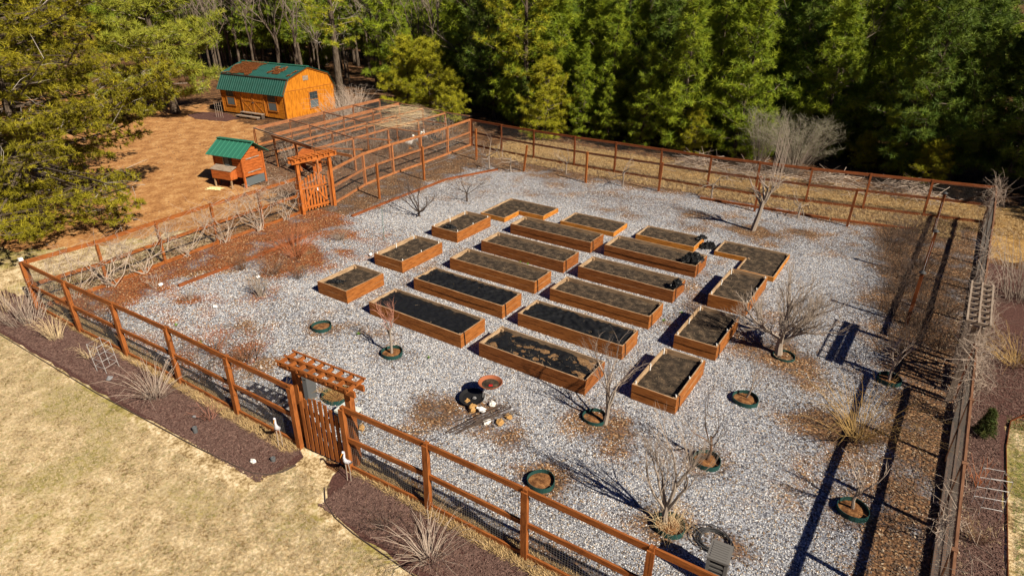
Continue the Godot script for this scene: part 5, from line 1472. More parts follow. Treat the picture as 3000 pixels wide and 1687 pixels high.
	shrub("dormant_shrub", "second rusty shrub between the reddest patch and the left fence", "shrub", canes(605, 60, 0.9, 0.9, 0.35, 0.009, 5, 0.3), Vector3(-22.0, 0, -15.8), 0.0, 1.0, M.twig_rust, M.twig_brown, SG)
	shrub("dormant_shrub", "brown shrub near the red timber edging by the left fence", "shrub", canes(606, 40, 0.8, 0.8, 0.3, 0.010, 5), Vector3(-21.4, 0, -12.9), 0.0, 1.0, M.twig_brown, M.twig_brown, SG)
	shrub("dormant_shrub", "sparse tawny shrub on gravel behind the long fence left of the arbour", "shrub", canes(607, 36, 1.25, 0.9, 0.2, 0.011, 5, 0.3), Vector3(-15.5, 0, -8.95), 0.0, 1.0, M.twig_brown, M.twig_rust, SG)
	shrub("dormant_shrub", "small pale shrub on gravel with rusty leaves at its foot", "shrub", canes(608, 18, 0.5, 0.4, 0.2, 0.010, 4), Vector3(-20.7, 0, -10.2), 0.0, 1.0, M.limb_grey, M.twig_grey, SG)
	shrub("dormant_shrub", "small pale shrub with a white tag near the viny fence", "shrub", canes(609, 16, 0.55, 0.4, 0.2, 0.010, 4), Vector3(-22.7, 0, -10.1), 0.0, 1.0, M.twig_pale, M.twig_pale, SG)
	shrub("dormant_shrub", "fine brown mounded shrub on gravel in front of the coop gate", "shrub", canes(610, 60, 0.5, 0.6, 0.2, 0.007, 4), Vector3(-20.6, 0, -17.3), 0.0, 1.0, M.twig_grey, M.twig_brown, SG)
	shrub("dormant_shrub", "dark twiggy shrub beside the short bed with black scraps", "shrub", canes(611, 30, 0.6, 0.5, 0.3, 0.008, 5), Vector3(-18.9, 0, -13.6), 0.0, 1.0, M.twig_dark, M.twig_brown, SG)
	shrub("dormant_shrub", "dark bare shrub behind the fence next to the grey bin", "shrub", canes(612, 24, 1.3, 0.9, 0.2, 0.012, 5), Vector3(-12.6, 0, -7.75), 0.0, 0.9, M.twig_dark, M.twig_dark, SG)
	shrub("dormant_shrub", "sparse rusty shrub on gravel left of the empty green ring", "shrub", canes(613, 34, 0.8, 0.8, 0.3, 0.009, 4), Vector3(-16.6, 0, -8.6), 0.0, 1.0, M.twig_rust, M.twig_brown, SG)
	# outside the fence
	var OG := "dry shrubs in the mulch beds"
	shrub("dry_shrub", "tall grey dry shrub at the fence corner with the white cap", "shrub", canes(621, 80, 1.3, 0.9, 0.15, 0.010, 2, 0.5), Vector3(-23.6, 0, -6.25), 0.0, 1.0, M.twig_pale, M.twig_pale, OG)
	shrub("dry_grass_clump", "pale straw clump of upright ornamental grass in the mulch", "grass clump", canes(622, 70, 0.85, 0.5, 0.3, 0.008, 0, 0.2), Vector3(-21.65, 0, -6.3), 0.0, 1.0, M.straw_stem, M.straw_stem, OG)
	shrub("dry_shrub", "straggly dry shrub with long arching whitish twigs in the mulch", "shrub", canes(623, 70, 1.0, 1.15, 0.3, 0.009, 3, 0.2), Vector3(-16.0, 0, -6.35), 0.0, 1.0, M.twig_pale, M.twig_brown, OG)
	shrub("dry_shrub", "small reddish dry shrub in mulch between two ground lights", "shrub", canes(624, 30, 0.5, 0.5, 0.2, 0.008, 3), Vector3(-13.9, 0, -6.65), 0.0, 1.0, M.twig_red, M.twig_brown, OG)
	shrub("dry_shrub", "low tawny clump in the mulch beside the wire plant cage", "shrub", canes(625, 30, 0.5, 0.4, 0.3, 0.007, 2), Vector3(-19.6, 0, -6.35), 0.0, 1.0, M.straw_stem, M.twig_brown, OG)
	shrub("dry_shrub", "spreading whitish dry shrub in the mulch right of the arbour gate", "shrub", canes(626, 70, 0.75, 1.0, 0.3, 0.009, 4, 0.2), Vector3(-6.3, 0, -6.5), 0.0, 1.0, M.twig_pale, M.twig_brown, OG)
	shrub("dry_shrub", "dark low twigs in the mulch near the bird statue on the latch side", "shrub", canes(627, 26, 0.6, 0.6, 0.2, 0.007, 4), Vector3(-7.6, 0, -6.6), 0.0, 1.0, M.twig_dark, M.twig_brown, OG)
	shrub("dry_shrub", "thin tall canes at the lawn edge beside the white capped corner post", "shrub", canes(628, 26, 1.9, 0.6, 0.1, 0.008, 1, 0.6), Vector3(-25.2, 0, -6.2), 0.0, 1.0, M.straw_stem, M.straw_stem, OG)
	shrub("dry_shrub", "tall green grey canes in the mulch beyond the side arbour", "shrub", canes(629, 110, 2.3, 1.3, 0.15, 0.012, 1, 0.8), Vector3(4.1, 0, -27.2), 0.0, 1.0, M.twig_grey, M.twig_grey, OG)
	shrub("dry_shrub", "tawny sprawling dry shrub outside the side arbour", "shrub", canes(630, 90, 1.0, 1.6, 0.4, 0.009, 3, 0.4), Vector3(3.7, 0, -21.8), 0.0, 1.0, M.twig_gold, M.twig_pale, OG)
	shrub("dry_shrub", "red twigged small shrub in the right hand mulch behind the wire cage", "shrub", canes(631, 22, 0.8, 0.5, 0.2, 0.008, 3), Vector3(2.75, 0, -15.0), 0.0, 1.0, M.twig_rust, M.twig_pale, OG)
	shrub("dry_shrub", "dry brown clump in the right hand mulch below the wire cage", "shrub", canes(632, 40, 0.6, 0.5, 0.3, 0.008, 3), Vector3(2.75, 0, -13.1), 0.0, 1.0, M.twig_brown, M.straw_stem, OG)
	# small evergreen
	var cf := thing("small_conifer", "small dark green feathery conifer in the right hand mulch", "shrub", Vector3(2.85, 0, -17.2))
	var cg := Geo.new()
	var cr := RandomNumberGenerator.new()
	cr.seed = 8
	for i in 260:
		var yy := cr.randf() * 0.75
		var az := cr.randf() * TAU
		var dd := Vector3(cos(az), 0.9, sin(az)).normalized()
		add_tuft(cg, cr, Vector3(cos(az), 0, sin(az)) * (0.26 * (1.0 - yy / 0.95)) * cr.randf() + Vector3(0, yy + 0.05, 0), dd, 0.11, Color(0.05, 0.075, 0.02), Color(0.10, 0.11, 0.03))
	part("foliage", cg.mesh(), M.needles, cf)
	var cs := Geo.new()
	cs.tube([Vector3(0, -0.03, 0), Vector3(0, 0.6, 0)], [0.02, 0.008], 5)
	part("stem", cs.mesh(), M.bark, cf)
	# ---- vines over the left fence
	var LF := [V(-24.25, -8.0), V(-24.2, -9.2), V(-24.35, -10.6), V(-24.5, -12.4), V(-24.6, -14.2), V(-24.65, -16.0), V(-24.75, -17.6)]
	var VL := ["pale vine tangle on the left fence by the white capped corner", "thick pale vine trunk climbing the left fence at its second post", "pale vine on the left fence between its second and third posts", "pale vine on the left fence just before the red timber edging", "thin vine tangle on the left fence above the dark soil outside", "dense vine tangle on the left fence near the coop gate", "dense pale thicket of vines right against the coop gate post"]
	for i in LF.size():
		var c: Vector2 = LF[i]
		var thickv := 0.024 if i in [1, 2, 5] else 0.016
		tangle("fence_vine", VL[i], vine(700 + i, Vector3(c.x + 0.1, 0, c.y + 2.2), Vector3(c.x + 0.1, 0, c.y - 2.2), 9 if i < 4 else 13, thickv * 0.7, 0.16, 1.75 if i < 5 else 2.0), "vines on the left fence", M.twig_pale, M.twig_pale)
	tangle("fence_vine", "dry creeper twigs along the top rail of the fence left of the arbour", vine(720, Vector3(-22.5, 0, -7.35), Vector3(-18.5, 0, -7.4), 6, 0.012, 0.14, 1.85), "vines on the front fence", M.twig_brown, M.twig_brown)
	tangle("fence_vine", "dry creeper twigs hanging inside the fence toward the grey bin", vine(721, Vector3(-17.2, 0, -7.5), Vector3(-13.6, 0, -7.5), 5, 0.010, 0.14, 1.8), "vines on the front fence", M.twig_brown, M.twig_brown)
	# ---- vines and brambles at the right
	var VR := [[2.3, -17.6, "dense whitish vine mass beside the side arbour", 22], [2.3, -19.6, "dense vine mass over the side arbour", 20], [2.45, -22.6, "pale vine mass beyond the side arbour", 14], [2.55, -26.0, "thin vine tangle along the weathered back part of the side fence", 9], [2.85, -34.6, "pale vine crown on the back right corner post", 16], [2.05, -12.6, "thin vine strands on the side fence near the fence shadow", 5], [1.95, -9.6, "pale vine tangle at the low end of the side fence", 5]]
	for i in VR.size():
		var q = VR[i]
		tangle("fence_vine", q[2], vine(730 + i, Vector3(q[0], 0, q[1] + 1.3), Vector3(q[0], 0, q[1] - 1.3), q[3], 0.008, 0.17, 2.3 if i != 5 else 1.7), "vines on the right fence", M.twig_pale, M.twig_pale)
	var BR := []
	for i in 4: BR.append(canes(640 + i, 55, 1.05, 1.1, 0.45, 0.0065, 3, 0.5))
	var rb := RandomNumberGenerator.new()
	rb.seed = 3
	for i in 30:
		var z := -20.5 - i * 0.42 + rb.randfn(0, 0.3)
		var x := rb.randf_range(-0.1, 1.9) - (0.5 if z < -25 else 0.0)
		shrub("bramble", "brown bramble clump in the overgrown strip along the side fence", "shrub", BR[i % 4], Vector3(x, 0, z), rb.randf() * TAU, rb.randf_range(0.65, 1.1), M.twig_dark, M.twig_brown, "brambles along the side fence")
	# dead stalks inside the chicken run
	for i in 18:
		shrub("dead_weeds", "clump of dead weed stalks growing inside the chicken run", "weeds", BR[i % 4] if i % 2 else canes(660 + i, 50, 1.7, 0.9, 0.2, 0.014, 4, 0.6), Vector3(rb.randf_range(-32.5, -26.8), 0, rb.randf_range(-34, -23.5)), rb.randf() * TAU, rb.randf_range(0.8, 1.25), M.twig_grey, M.twig_pale, "dead weeds inside the run")
	for q in [[-29.6, -32.2, "mat of dry pale vine lying on the run's netting near the ducks"], [-28.6, -29.6, "thin dry vine strewn over the run's netting between two cross rails"], [-31.6, -33.4, "mat of dry vine on the run's netting toward its back corner"]]:
		var nv := thing("dry_vine", q[2], "vine", Vector3(q[0], 2.01, q[1]), 0.0, "dry vine on the run netting")
		var ng := Geo.new()
		for k in 150:
			var c := Vector3(rb.randfn(0, 0.8), rb.randf() * 0.10, rb.randfn(0, 0.8))
			var dd := Vector3(rb.randfn(0, 1), rb.randfn(0, 0.05), rb.randfn(0.3, 0.6)).normalized() * rb.randf_range(0.3, 0.8)
			ng.tube([c - dd, c + Vector3(rb.randfn(0, 0.08), 0.05, rb.randfn(0, 0.08)), c + dd], [0.004, 0.005, 0.002], 3)
		part("stems", ng.mesh(), M.straw_stem, nv)
	# pale arching stalks in front of the gable
	for i in 5:
		shrub("dead_weeds", "tall pale arching stalks in front of the shed gable", "weeds", canes(680 + i, 40, 2.3, 1.9, 0.4, 0.016, 2, 0.5), Vector3(-39.8 - i * 0.55 + (i % 2) * 0.6, 0, -34.0 - i * 1.15), 0.0, 1.0, M.twig_pale, M.twig_pale, "pale stalks by the shed gable")
	# grey brushy shrub and brush heap behind the back fence
	var gs := canes(690, 170, 3.0, 2.1, 0.1, 0.010, 24, 0.5)
	shrub("grey_shrub", "large round grey brushy shrub behind the back fence", "shrub", gs, Vector3(-6.6, 0, -39.8), 0.0, 1.0, M.twig_grey, M.twig_haze, "brush behind the back fence")
	shrub("grey_shrub", "upright grey brushy shrub left of the large round one", "shrub", canes(691, 80, 3.4, 1.2, 0.1, 0.010, 20, 0.4), Vector3(-8.6, 0, -40.2), 0.0, 1.0, M.twig_grey, M.twig_haze, "brush behind the back fence")
	var HP := [[-11.4, -37.6, "heap of dry cut branches behind the fence left of the grey shrub"], [-8.2, -37.3, "heap of dry cut branches in front of the grey shrub"], [-4.2, -38.0, "heap of dry cut branches right of the grey shrub"], [-0.5, -38.6, "heap of dry cut branches near the back right corner"], [-34.5, -38.2, "heap of dry brush behind the far end of the chicken run"]]
	for i in HP.size():
		var o := thing("brush_heap", HP[i][2], "brush heap", Vector3(HP[i][0], 0, HP[i][1]), 0.0, "brush heaps behind the fence")
		var g := Geo.new()
		var hr := RandomNumberGenerator.new()
		hr.seed = 50 + i
		for k in 170:
			var c := Vector3(hr.randfn(0, 0.9), 0, hr.randfn(0, 0.55))
			c.y = hr.randf() * maxf(0.15, 1.0 - c.length() * 0.4)
			var d := Vector3(hr.randfn(0, 1), hr.randfn(0, 0.25), hr.randfn(0, 0.6)).normalized() * hr.randf_range(0.4, 1.0)
			var a := c - d
			var b := c + d
			a.y = maxf(a.y, 0.0); b.y = maxf(b.y, 0.0)
			g.tube([a, c + Vector3(0, 0.08, 0), b], [0.014, 0.011, 0.004], 3)
		part("branches", g.mesh(), M.twig_pale, o)

# ---------------------------------------------------------------- small things
func rock(sd: int, s: Vector3) -> ArrayMesh:
	var f := FastNoiseLite.new()
	f.seed = sd
	f.frequency = 0.8
	var m := SphereMesh.new()
	m.radial_segments = 14
	m.rings = 8
	var a := m.get_mesh_arrays()
	var v: PackedVector3Array = a[Mesh.ARRAY_VERTEX]
	for i in v.size():
		v[i] = v[i] * 2.0 * (0.8 + 0.5 * f.get_noise_3dv(v[i] * 2.5)) * s * 0.5
	var g := Geo.new()
	for i in a[Mesh.ARRAY_INDEX]: g.v.append(v[i])
	return g.mesh()

func plant_cage(label: String, at: Vector3, turn: float, tilt: float, steps := 4) -> void:
	var o := thing("wire_cage", label, "plant cage", at, turn, "square wire plant cages")
	var g := Geo.new()
	var h := 0.95
	for s in [Vector2(-0.2, -0.2), Vector2(0.2, -0.2), Vector2(0.2, 0.2), Vector2(-0.2, 0.2)]:
		g.tube([Vector3(s.x, -0.05, s.y), Vector3(s.x, h, s.y)], [0.008, 0.008], 4)
	part("uprights", g.mesh(), M.bright_wire, o, Vector3.ZERO, Vector3(tilt, 0, 0))
	for k in steps:
		var r := Geo.new()
		var y := 0.2 + (h - 0.22) * k / (steps - 1)
		r.tube([Vector3(-0.2, y, -0.2), Vector3(0.2, y, -0.2), Vector3(0.2, y, 0.2), Vector3(-0.2, y, 0.2), Vector3(-0.2, y, -0.2)], [0.006, 0.006, 0.006, 0.006, 0.006], 4)
		part("hoop", r.mesh(), M.bright_wire, o, Vector3.ZERO, Vector3(tilt, 0, 0))

func trellis_post(label: String, x: float, z: float, h: float, lean: Vector2, m: Material, cap := false) -> void:
	var o := thing("trellis_post", label, "post", Vector3(x, 0, z), R.randfn(0, 0.1), "free standing trellis posts")
	part("post", board(Vector3(0.1, h + 0.1, 0.1), int(absf(x)) % 4), m, o, Vector3(lean.x * h / 2, h / 2 - 0.05, lean.y * h / 2), Vector3(lean.y, 0, -lean.x))
	if cap:
		var g := Geo.new()
		g.lathe([Vector2(0.0, 0.09), Vector2(0.06, 0.06), Vector2(0.11, 0.01), Vector2(0.11, -0.01), Vector2(0.0, -0.01)], 10)
		part("cap", g.mesh(), M.dark_grey, o, Vector3(0, h + 0.01, 0))
		for y in [0.75, 1.45]:
			var k := Geo.new()
			k.tube([Vector3(0, y, -0.07), Vector3(0, y, -0.045)], [0.03, 0.03], 8)
			part("insulator", k.mesh(), M.white, o)

func ground_light(label: String, at: Vector3, h: float, m: Material) -> void:
	var g := Geo.new()
	g.lathe([Vector2(0.0, -0.02), Vector2(0.05, -0.02), Vector2(0.06, h), Vector2(0.045, h + 0.01), Vector2(0.0, h - 0.01)], 12)
	single("ground_light", g.mesh(), m, label, "garden light", at, 0.0, "grey lights in the mulch")

func _small() -> void:
	planter_ring("empty green plastic ring with straw left of the black lined bed", Vector3(-15.2, 0, -11.5), 0.42)
	planter_ring("green plastic ring around the small pinkish twigged tree", Vector3(-12.17, 0, -11.62), 0.43)
	planter_ring("half buried green plastic ring at the foot of the leaning grey fruit tree", Vector3(-5.6, -0.03, -12.3), 0.42)
	planter_ring("dark green plastic ring around the thin sapling beside a short bed", Vector3(-2.55, 0, -15.3), 0.45)
	planter_ring("deep green plastic ring full of rusty leaves around a sapling", Vector3(-2.62, 0, -12.3), 0.42)
	planter_ring("green plastic ring with tawny grass under the large vase shaped tree", Vector3(-2.62, 0, -9.9), 0.42)
	planter_ring("green plastic ring with dry leaves just inside the fence", Vector3(-5.53, 0, -9.5), 0.42)
	planter_ring("green plastic ring around a sapling in the fence shadow", Vector3(0.5, 0, -12.55), 0.42)
	planter_ring("green plastic ring around the whitish sapling near the arbour shadow", Vector3(0.6, 0, -18.6), 0.42)
	planter_ring("green plastic ring with weeds just inside the arbour gate", Vector3(-11.9, 0, -9.15), 0.5)
	planter_ring("half buried green plastic ring under the round headed bare tree", Vector3(-2.2, -0.06, -18.25), 0.42)
	for q in [[Vector3(-2.62, 0, -9.9), 0.5, "tuft of tawny grass in the ring of the large vase shaped tree", M.straw_stem], [Vector3(-11.9, 0, -9.15), 0.35, "tuft of dry weeds in the ring inside the arbour gate", M.twig_gold]]:
		shrub("grass_tuft", q[2], "grass tuft", canes(800 + int(q[1] * 10), 110, q[1], 0.4, 0.5, 0.006, 0, 0.3), q[0], 0.0, 1.0, q[3], q[3], "grass tufts in rings")
	# trellis posts
	trellis_post("rust trellis post nearest the coop gate in the litter bed", -23.32, -22.4, 1.87, V(0, 0), M.stain)
	trellis_post("rust trellis post in the litter bed opposite the ducks", -23.65, -26.3, 1.92, V(0, 0), M.stain)
	trellis_post("rust trellis post in the litter bed by the back corner of the run", -23.9, -31.6, 1.95, V(0, 0), M.stain)
	trellis_post("leaning rust trellis post at the left end of the back wires", -20.0, -31.1, 1.62, V(0.16, 0.1), M.stain)
	trellis_post("rust trellis post behind the low amber rectangular beds", -15.8, -31.05, 1.77, V(0, 0), M.stain)
	trellis_post("rust trellis post among leaves left of the tall pruned tree", -11.8, -31.9, 1.6, V(0.03, 0), M.stain_dark)
	trellis_post("rust trellis post directly behind the tall pruned tree", -6.6, -31.5, 1.79, V(0.02, 0), M.stain_dark)
	trellis_post("rust trellis post near the back right corner casting a shadow on gravel", -2.44, -31.8, 1.82, V(0.03, 0), M.stain_dark)
	trellis_post("capped bramble post nearest the back fence", 0.94, -33.0, 1.88, V(0, 0), M.stain_dark, true)
	trellis_post("capped bramble post between the other two capped posts", 0.87, -27.3, 1.88, V(0, 0), M.stain_dark, true)
	trellis_post("capped bramble post nearest the round headed bare tree", 0.72, -22.7, 1.88, V(0, 0), M.stain_dark, true)
	# wires between trellis posts
	var W := [[V(-23.65, -26.3), V(-23.9, -31.6), "wires strung between the two far trellis posts by the run"], [V(-15.8, -31.05), V(-11.8, -31.9), "wires strung behind the amber beds"], [V(-6.6, -31.5), V(-2.44, -31.8), "wires strung right of the tall pruned tree"], [V(0.94, -33.0), V(0.87, -27.3), "wires between the two far capped bramble posts"], [V(0.87, -27.3), V(0.72, -22.7), "wires between the two nearer capped bramble posts"]]
	for w in W:
		var g := Geo.new()
		var a: Vector2 = w[0]
		var b: Vector2 = w[1]
		for y in [0.75, 1.5]:
			g.tube([Vector3(0, y, 0), Vector3((b.x - a.x) / 2, y - 0.04, (b.y - a.y) / 2), Vector3(b.x - a.x, y, b.y - a.y)], [0.003, 0.003, 0.003], 3)
		single("trellis_wire", g.mesh(), M.bright_wire, w[2], "wire", Vector3(a.x, 0, a.y), 0.0, "wires between trellis posts")
	# bird bath corner
	var bb := thing("bird_bath", "terracotta dish with seeds on a thin metal stand", "bird bath", Vector3(-8.35, 0, -11.45))
	var dg := Geo.new()
	dg.lathe([Vector2(0.0, 0.50), Vector2(0.22, 0.50), Vector2(0.32, 0.58), Vector2(0.335, 0.575), Vector2(0.235, 0.475), Vector2(0.0, 0.47)], 24)
	part("dish", dg.mesh(), M.terracotta, bb)
	var sg := Geo.new()
	sg.lathe([Vector2(0.0, 0.515), Vector2(0.235, 0.515)], 20)
	part("seeds", sg.mesh(), M.bed_soil, bb)
	for i in 3:
		var l := Geo.new()
		var az := TAU * i / 3
		l.tube([Vector3(cos(az) * 0.24, -0.02, sin(az) * 0.24), Vector3(cos(az) * 0.2, 0.47, sin(az) * 0.2)], [0.008, 0.008], 4)
		part("leg", l.mesh(), M.bright_wire, bb)
	part("scoop", board(Vector3(0.1, 0.03, 0.05)), M.red, bb, Vector3(0.07, 0.535, 0.08), Vector3(0, 0.5, 0.1))
	var bp := thing("black_basin", "shallow black basin propped on stones beside the terracotta dish", "basin", Vector3(-8.72, 0.12, -11.1))
	bp.scale = Vector3.ONE * 0.85
	var bg := Geo.new()
	bg.lathe([Vector2(0.0, 0.0), Vector2(0.30, 0.0), Vector2(0.40, 0.045), Vector2(0.415, 0.04), Vector2(0.31, -0.02), Vector2(0.0, -0.02)], 24)
	part("bowl", bg.mesh(), M.black_plastic, bp, Vector3.ZERO, Vector3(0.12, 0, -0.05))
	part("water_stone", rock(5, Vector3(0.16, 0.08, 0.14)), M.stone_grey, bp, Vector3(0.12, 0.05, 0.02))
	var RK := [[-8.45, 0.08, -10.78, Vector3(0.3, 0.26, 0.36), "stone_tan", "large tan stone in front of the black basin"], [-8.75, 0.05, -10.95, Vector3(0.22, 0.2, 0.22), "stone_tan", "tan stone under the black basin"], [-7.82, 0.05, -10.55, Vector3(0.28, 0.16, 0.2), "stone_white", "flat white stone under the bundle of rods"], [-7.55, 0.04, -10.75, Vector3(0.34, 0.14, 0.26), "stone_tan", "flat tan stone crossed by the rods"], [-7.5, 0.04, -11.05, Vector3(0.3, 0.14, 0.22), "stone_tan", "tan stone at the leafy end of the rods"], [-8.55, 0.06, -11.3, Vector3(0.3, 0.2, 0.3), "stone_grey", "grey stone between basin and terracotta dish"], [-8.15, 0.06, -11.25, Vector3(0.24, 0.16, 0.24), "stone_white", "pale stone under the terracotta dish"], [-10.3, 0.06, -8.55, Vector3(0.2, 0.26, 0.2), "stone_tan", "yellow stone just inside the latch post of the arbour gate"], [-17.9, 0.05, -6.1, Vector3(0.24, 0.12, 0.2), "stone_grey", "grey stone in the mulch below the wire cage"], [-11.55, 0.04, -6.25, Vector3(0.2, 0.12, 0.13), "stone_white", "smooth white stone in the mulch near the lawn corner"], [-14.3, 0.03, -6.45, Vector3(0.14, 0.08, 0.1), "stone_grey", "small grey stone in the mulch by the reddish shrub"]]
	for i in RK.size():
		single("stone", rock(30 + i, RK[i][3]), M[RK[i][4]], RK[i][5], "stone", Vector3(RK[i][0], RK[i][1], RK[i][2]), i * 0.7, "loose stones")
	var wj := Geo.new()
	wj.lathe([Vector2(0.0, -0.02), Vector2(0.07, 0.0), Vector2(0.075, 0.14), Vector2(0.03, 0.2), Vector2(0.03, 0.24), Vector2(0.0, 0.24)], 12)
	single("white_jug", wj.mesh(), M.white, "white plastic jug tipped among the stones", "jug", Vector3(-8.1, 0.09, -10.85), 0.4).rotation.z = 1.2
	var rods := thing("rod_bundle", "bundle of thin dark rods lying across the stones", "rods", Vector3(-7.9, 0, -10.7))
	for i in 12:
		var g2 := Geo.new()
		var a2 := Vector3(-0.35 + R.randfn(0, 0.12), 0.02 + i * 0.004, 0.95 + R.randfn(0, 0.12))
		var b2 := Vector3(0.42 + R.randfn(0, 0.15), 0.17 + R.randf() * 0.05, -0.62 + R.randfn(0, 0.12))
		g2.tube([a2, (a2 + b2) * 0.5 + Vector3(0, 0.04, 0), b2], [0.008, 0.008, 0.007], 4)
		part("rod", g2.mesh(), M.twig_dark, rods)
	# bin and storage box inside the gate
	var bn := thing("grey_bin", "grey plastic bin behind the fence beside the arbour", "bin", Vector3(-12.5, 0, -8.65), 0.3)
	var b3 := Geo.new()
	b3.lathe([Vector2(0.0, 0.0), Vector2(0.25, 0.0), Vector2(0.32, 0.82), Vector2(0.34, 0.84), Vector2(0.30, 0.84), Vector2(0.0, 0.80)], 4)
	part("body", b3.mesh(), M.grey_plastic, bn, Vector3.ZERO, Vector3(0, PI / 4, 0))
	part("lid", board(Vector3(0.52, 0.05, 0.52)), M.grey_plastic, bn, Vector3(0, 0.86, 0), Vector3(0, 0, 0.05))
	part("handle", board(Vector3(0.3, 0.04, 0.05)), M.dark_grey, bn, Vector3(0, 0.8, 0.26))
	var sb := thing("storage_box", "dark storage box with pale green lid inside the arbour gate", "box", Vector3(-10.75, 0, -8.55), 0.1)
	part("body", board(Vector3(0.52, 0.4, 0.36)), M.dark_grey, sb, Vector3(0, 0.2, 0))
	part("lid", board(Vector3(0.56, 0.06, 0.4)), M.pale_lid, sb, Vector3(0, 0.43, 0))
	# woven composter box and hose coil
	var ac := thing("wicker_box", "grey woven square hose box standing on the gravel by the fence", "box", Vector3(-1.42, 0, -9.12), 0.1)
	for x in [-0.16, 0.16]:
		for z in [-0.2, 0.2]:
			part("corner_post", board(Vector3(0.06, 0.76, 0.06)), M.wicker, ac, Vector3(x, 0.38, z))
	for s in [-1.0, 1.0]:
		part("panel", board(Vector3(0.27, 0.66, 0.03)), M.dark_grey, ac, Vector3(0, 0.37, s * 0.2))
		part("panel", board(Vector3(0.03, 0.66, 0.35)), M.dark_grey, ac, Vector3(s * 0.16, 0.37, 0))
		for k in 6:
			part("weave_strip", board(Vector3(0.262, 0.05, 0.014)), M.wicker, ac, Vector3(0, 0.1 + k * 0.11, s * 0.219))
			part("weave_strip", board(Vector3(0.014, 0.05, 0.34)), M.wicker, ac, Vector3(s * 0.179, 0.1 + k * 0.11, 0))
	var tp := part("lid", board(Vector3(0.4, 0.05, 0.48)), M.wicker, ac, Vector3(0, 0.785, 0))
	for k in 7:
		part("weave_strip", board(Vector3(0.3, 0.012, 0.035)), M.wicker, tp, Vector3(0, 0.03, -0.17 + k * 0.057))
	var hc := Geo.new()
	for k in 8:
		var pts := []
		var rr := []
		var r0 := 0.28 + R.randf() * 0.1
		var cx := R.randfn(0, 0.03)
		for i in 25:
			var a5 := TAU * i / 24
			pts.append(Vector3(cos(a5) * r0 + cx, 0.012 + k * 0.012 + 0.01 * sin(a5 * 3 + k), sin(a5) * r0 * 0.9))
			rr.append(0.011)
		hc.tube(pts, rr, 5)
	single("hose_coil", hc.mesh(), M.dark_grey, "dark garden hose coiled beside the woven box", "hose", Vector3(-1.72, 0, -10.05))
	var hp := Geo.new()
	hp.tube([Vector3(0, 0.01, 0), Vector3(0.5, 0.012, -0.25), Vector3(1.05, 0.012, -0.3), Vector3(1.6, 0.012, -0.75)], [0.012, 0.012, 0.012, 0.012], 5)
	single("water_pipe", hp.mesh(), M.dark_grey, "thin dark hose lying on gravel inside the arbour gate", "hose", Vector3(-10.35, 0, -8.8))
	# cages, lights, tags
	plant_cage("square wire plant cage in the mulch beside the long fence", Vector3(-18.5, 0, -6.35), 0.2, 0.05)
	plant_cage("square wire plant cage tilted in the right hand mulch", Vector3(2.9, 0, -14.2), 0.3, -0.12)
	ground_light("grey cylinder ground light in mulch between fence and lawn", Vector3(-13.7, 0, -6.12), 0.17, M.grey_plastic)
	ground_light("short grey ground light in mulch beside the smooth white stone", Vector3(-11.2, 0, -6.55), 0.1, M.grey_plastic)
	var TG := [[-22.55, -10.25, "white plant tag in front of the small shrub near the viny fence"], [-19.3, -10.35, "white plant tag lying on gravel right of the small pale shrub"], [-20.15, -12.7, "white plant tag under the brown twiggy shrub"], [-21.7, -18.6, "white plant tag in the litter before the coop gate"], [-18.2, -16.7, "white plant tag on gravel beside the middle short bed"]]
	for t in TG:
		var o := thing("plant_tag", t[2], "tag", Vector3(t[0], 0, t[1]), R.randf() * 3, "white plant tags")
		part("label_plate", board(Vector3(0.14, 0.09, 0.008)), M.white, o, Vector3(0, 0.1, 0), Vector3(-0.6, 0, 0))
		part("stake", board(Vector3(0.012, 0.13, 0.01)), M.white, o, Vector3(0, 0.045, -0.01))
	var st := Geo.new()
	st.tube([Vector3(0, -0.02, 0), Vector3(0.02, 1.55, 0)], [0.009, 0.008], 5)
	single("green_stake", st.mesh(), M.green_trim, "thin green stake standing on gravel between bed and litter", "stake", Vector3(-19.0, 0, -18.3))
	var lt := Geo.new()
	for x in [-0.35, -0.12, 0.12, 0.35]:
		lt.tube([Vector3(x, -0.02, 0), Vector3(x, 1.25, 0)], [0.012, 0.012], 4)
	for y in [0.5, 0.95]:
		lt.tube([Vector3(-0.37, y, 0.02), Vector3(0.37, y, 0.02)], [0.01, 0.01], 4)
	single("garden_trellis", lt.mesh(), M.twig_pale, "thin pale ladder trellis in the mulch bed before the shed", "trellis", Vector3(-49.3, 0, -30.4), 0.2)
	# tractor and trailer under the pines
	var tr := thing("tractor", "yellow tractor half hidden under the pine boughs", "tractor", Vector3(-61.5, 0, -30.0), 0.35)
	part("hood", board(Vector3(1.5, 0.55, 0.7)), M.yellow_paint, tr, Vector3(1.0, 1.15, 0))
	part("chassis", board(Vector3(2.6, 0.3, 0.5)), M.dark_grey, tr, Vector3(0.4, 0.72, 0))
	part("canopy", board(Vector3(1.3, 0.08, 1.2)), M.yellow_paint, tr, Vector3(-0.5, 2.3, 0))
	for x in [-1.0, 0.0]:
		for z in [-0.5, 0.5]:
			part("canopy_post", board(Vector3(0.06, 1.4, 0.06)), M.yellow_paint, tr, Vector3(x, 1.6, z))
	part("fender", board(Vector3(0.9, 0.12, 1.5)), M.yellow_paint, tr, Vector3(-0.6, 1.25, 0))
	part("seat", board(Vector3(0.45, 0.5, 0.45)), M.black_plastic, tr, Vector3(-0.55, 1.3, 0))
	part("bucket", board(Vector3(0.5, 0.5, 1.6)), M.yellow_paint, tr, Vector3(2.3, 0.4, 0), Vector3(0, 0, 0.3))
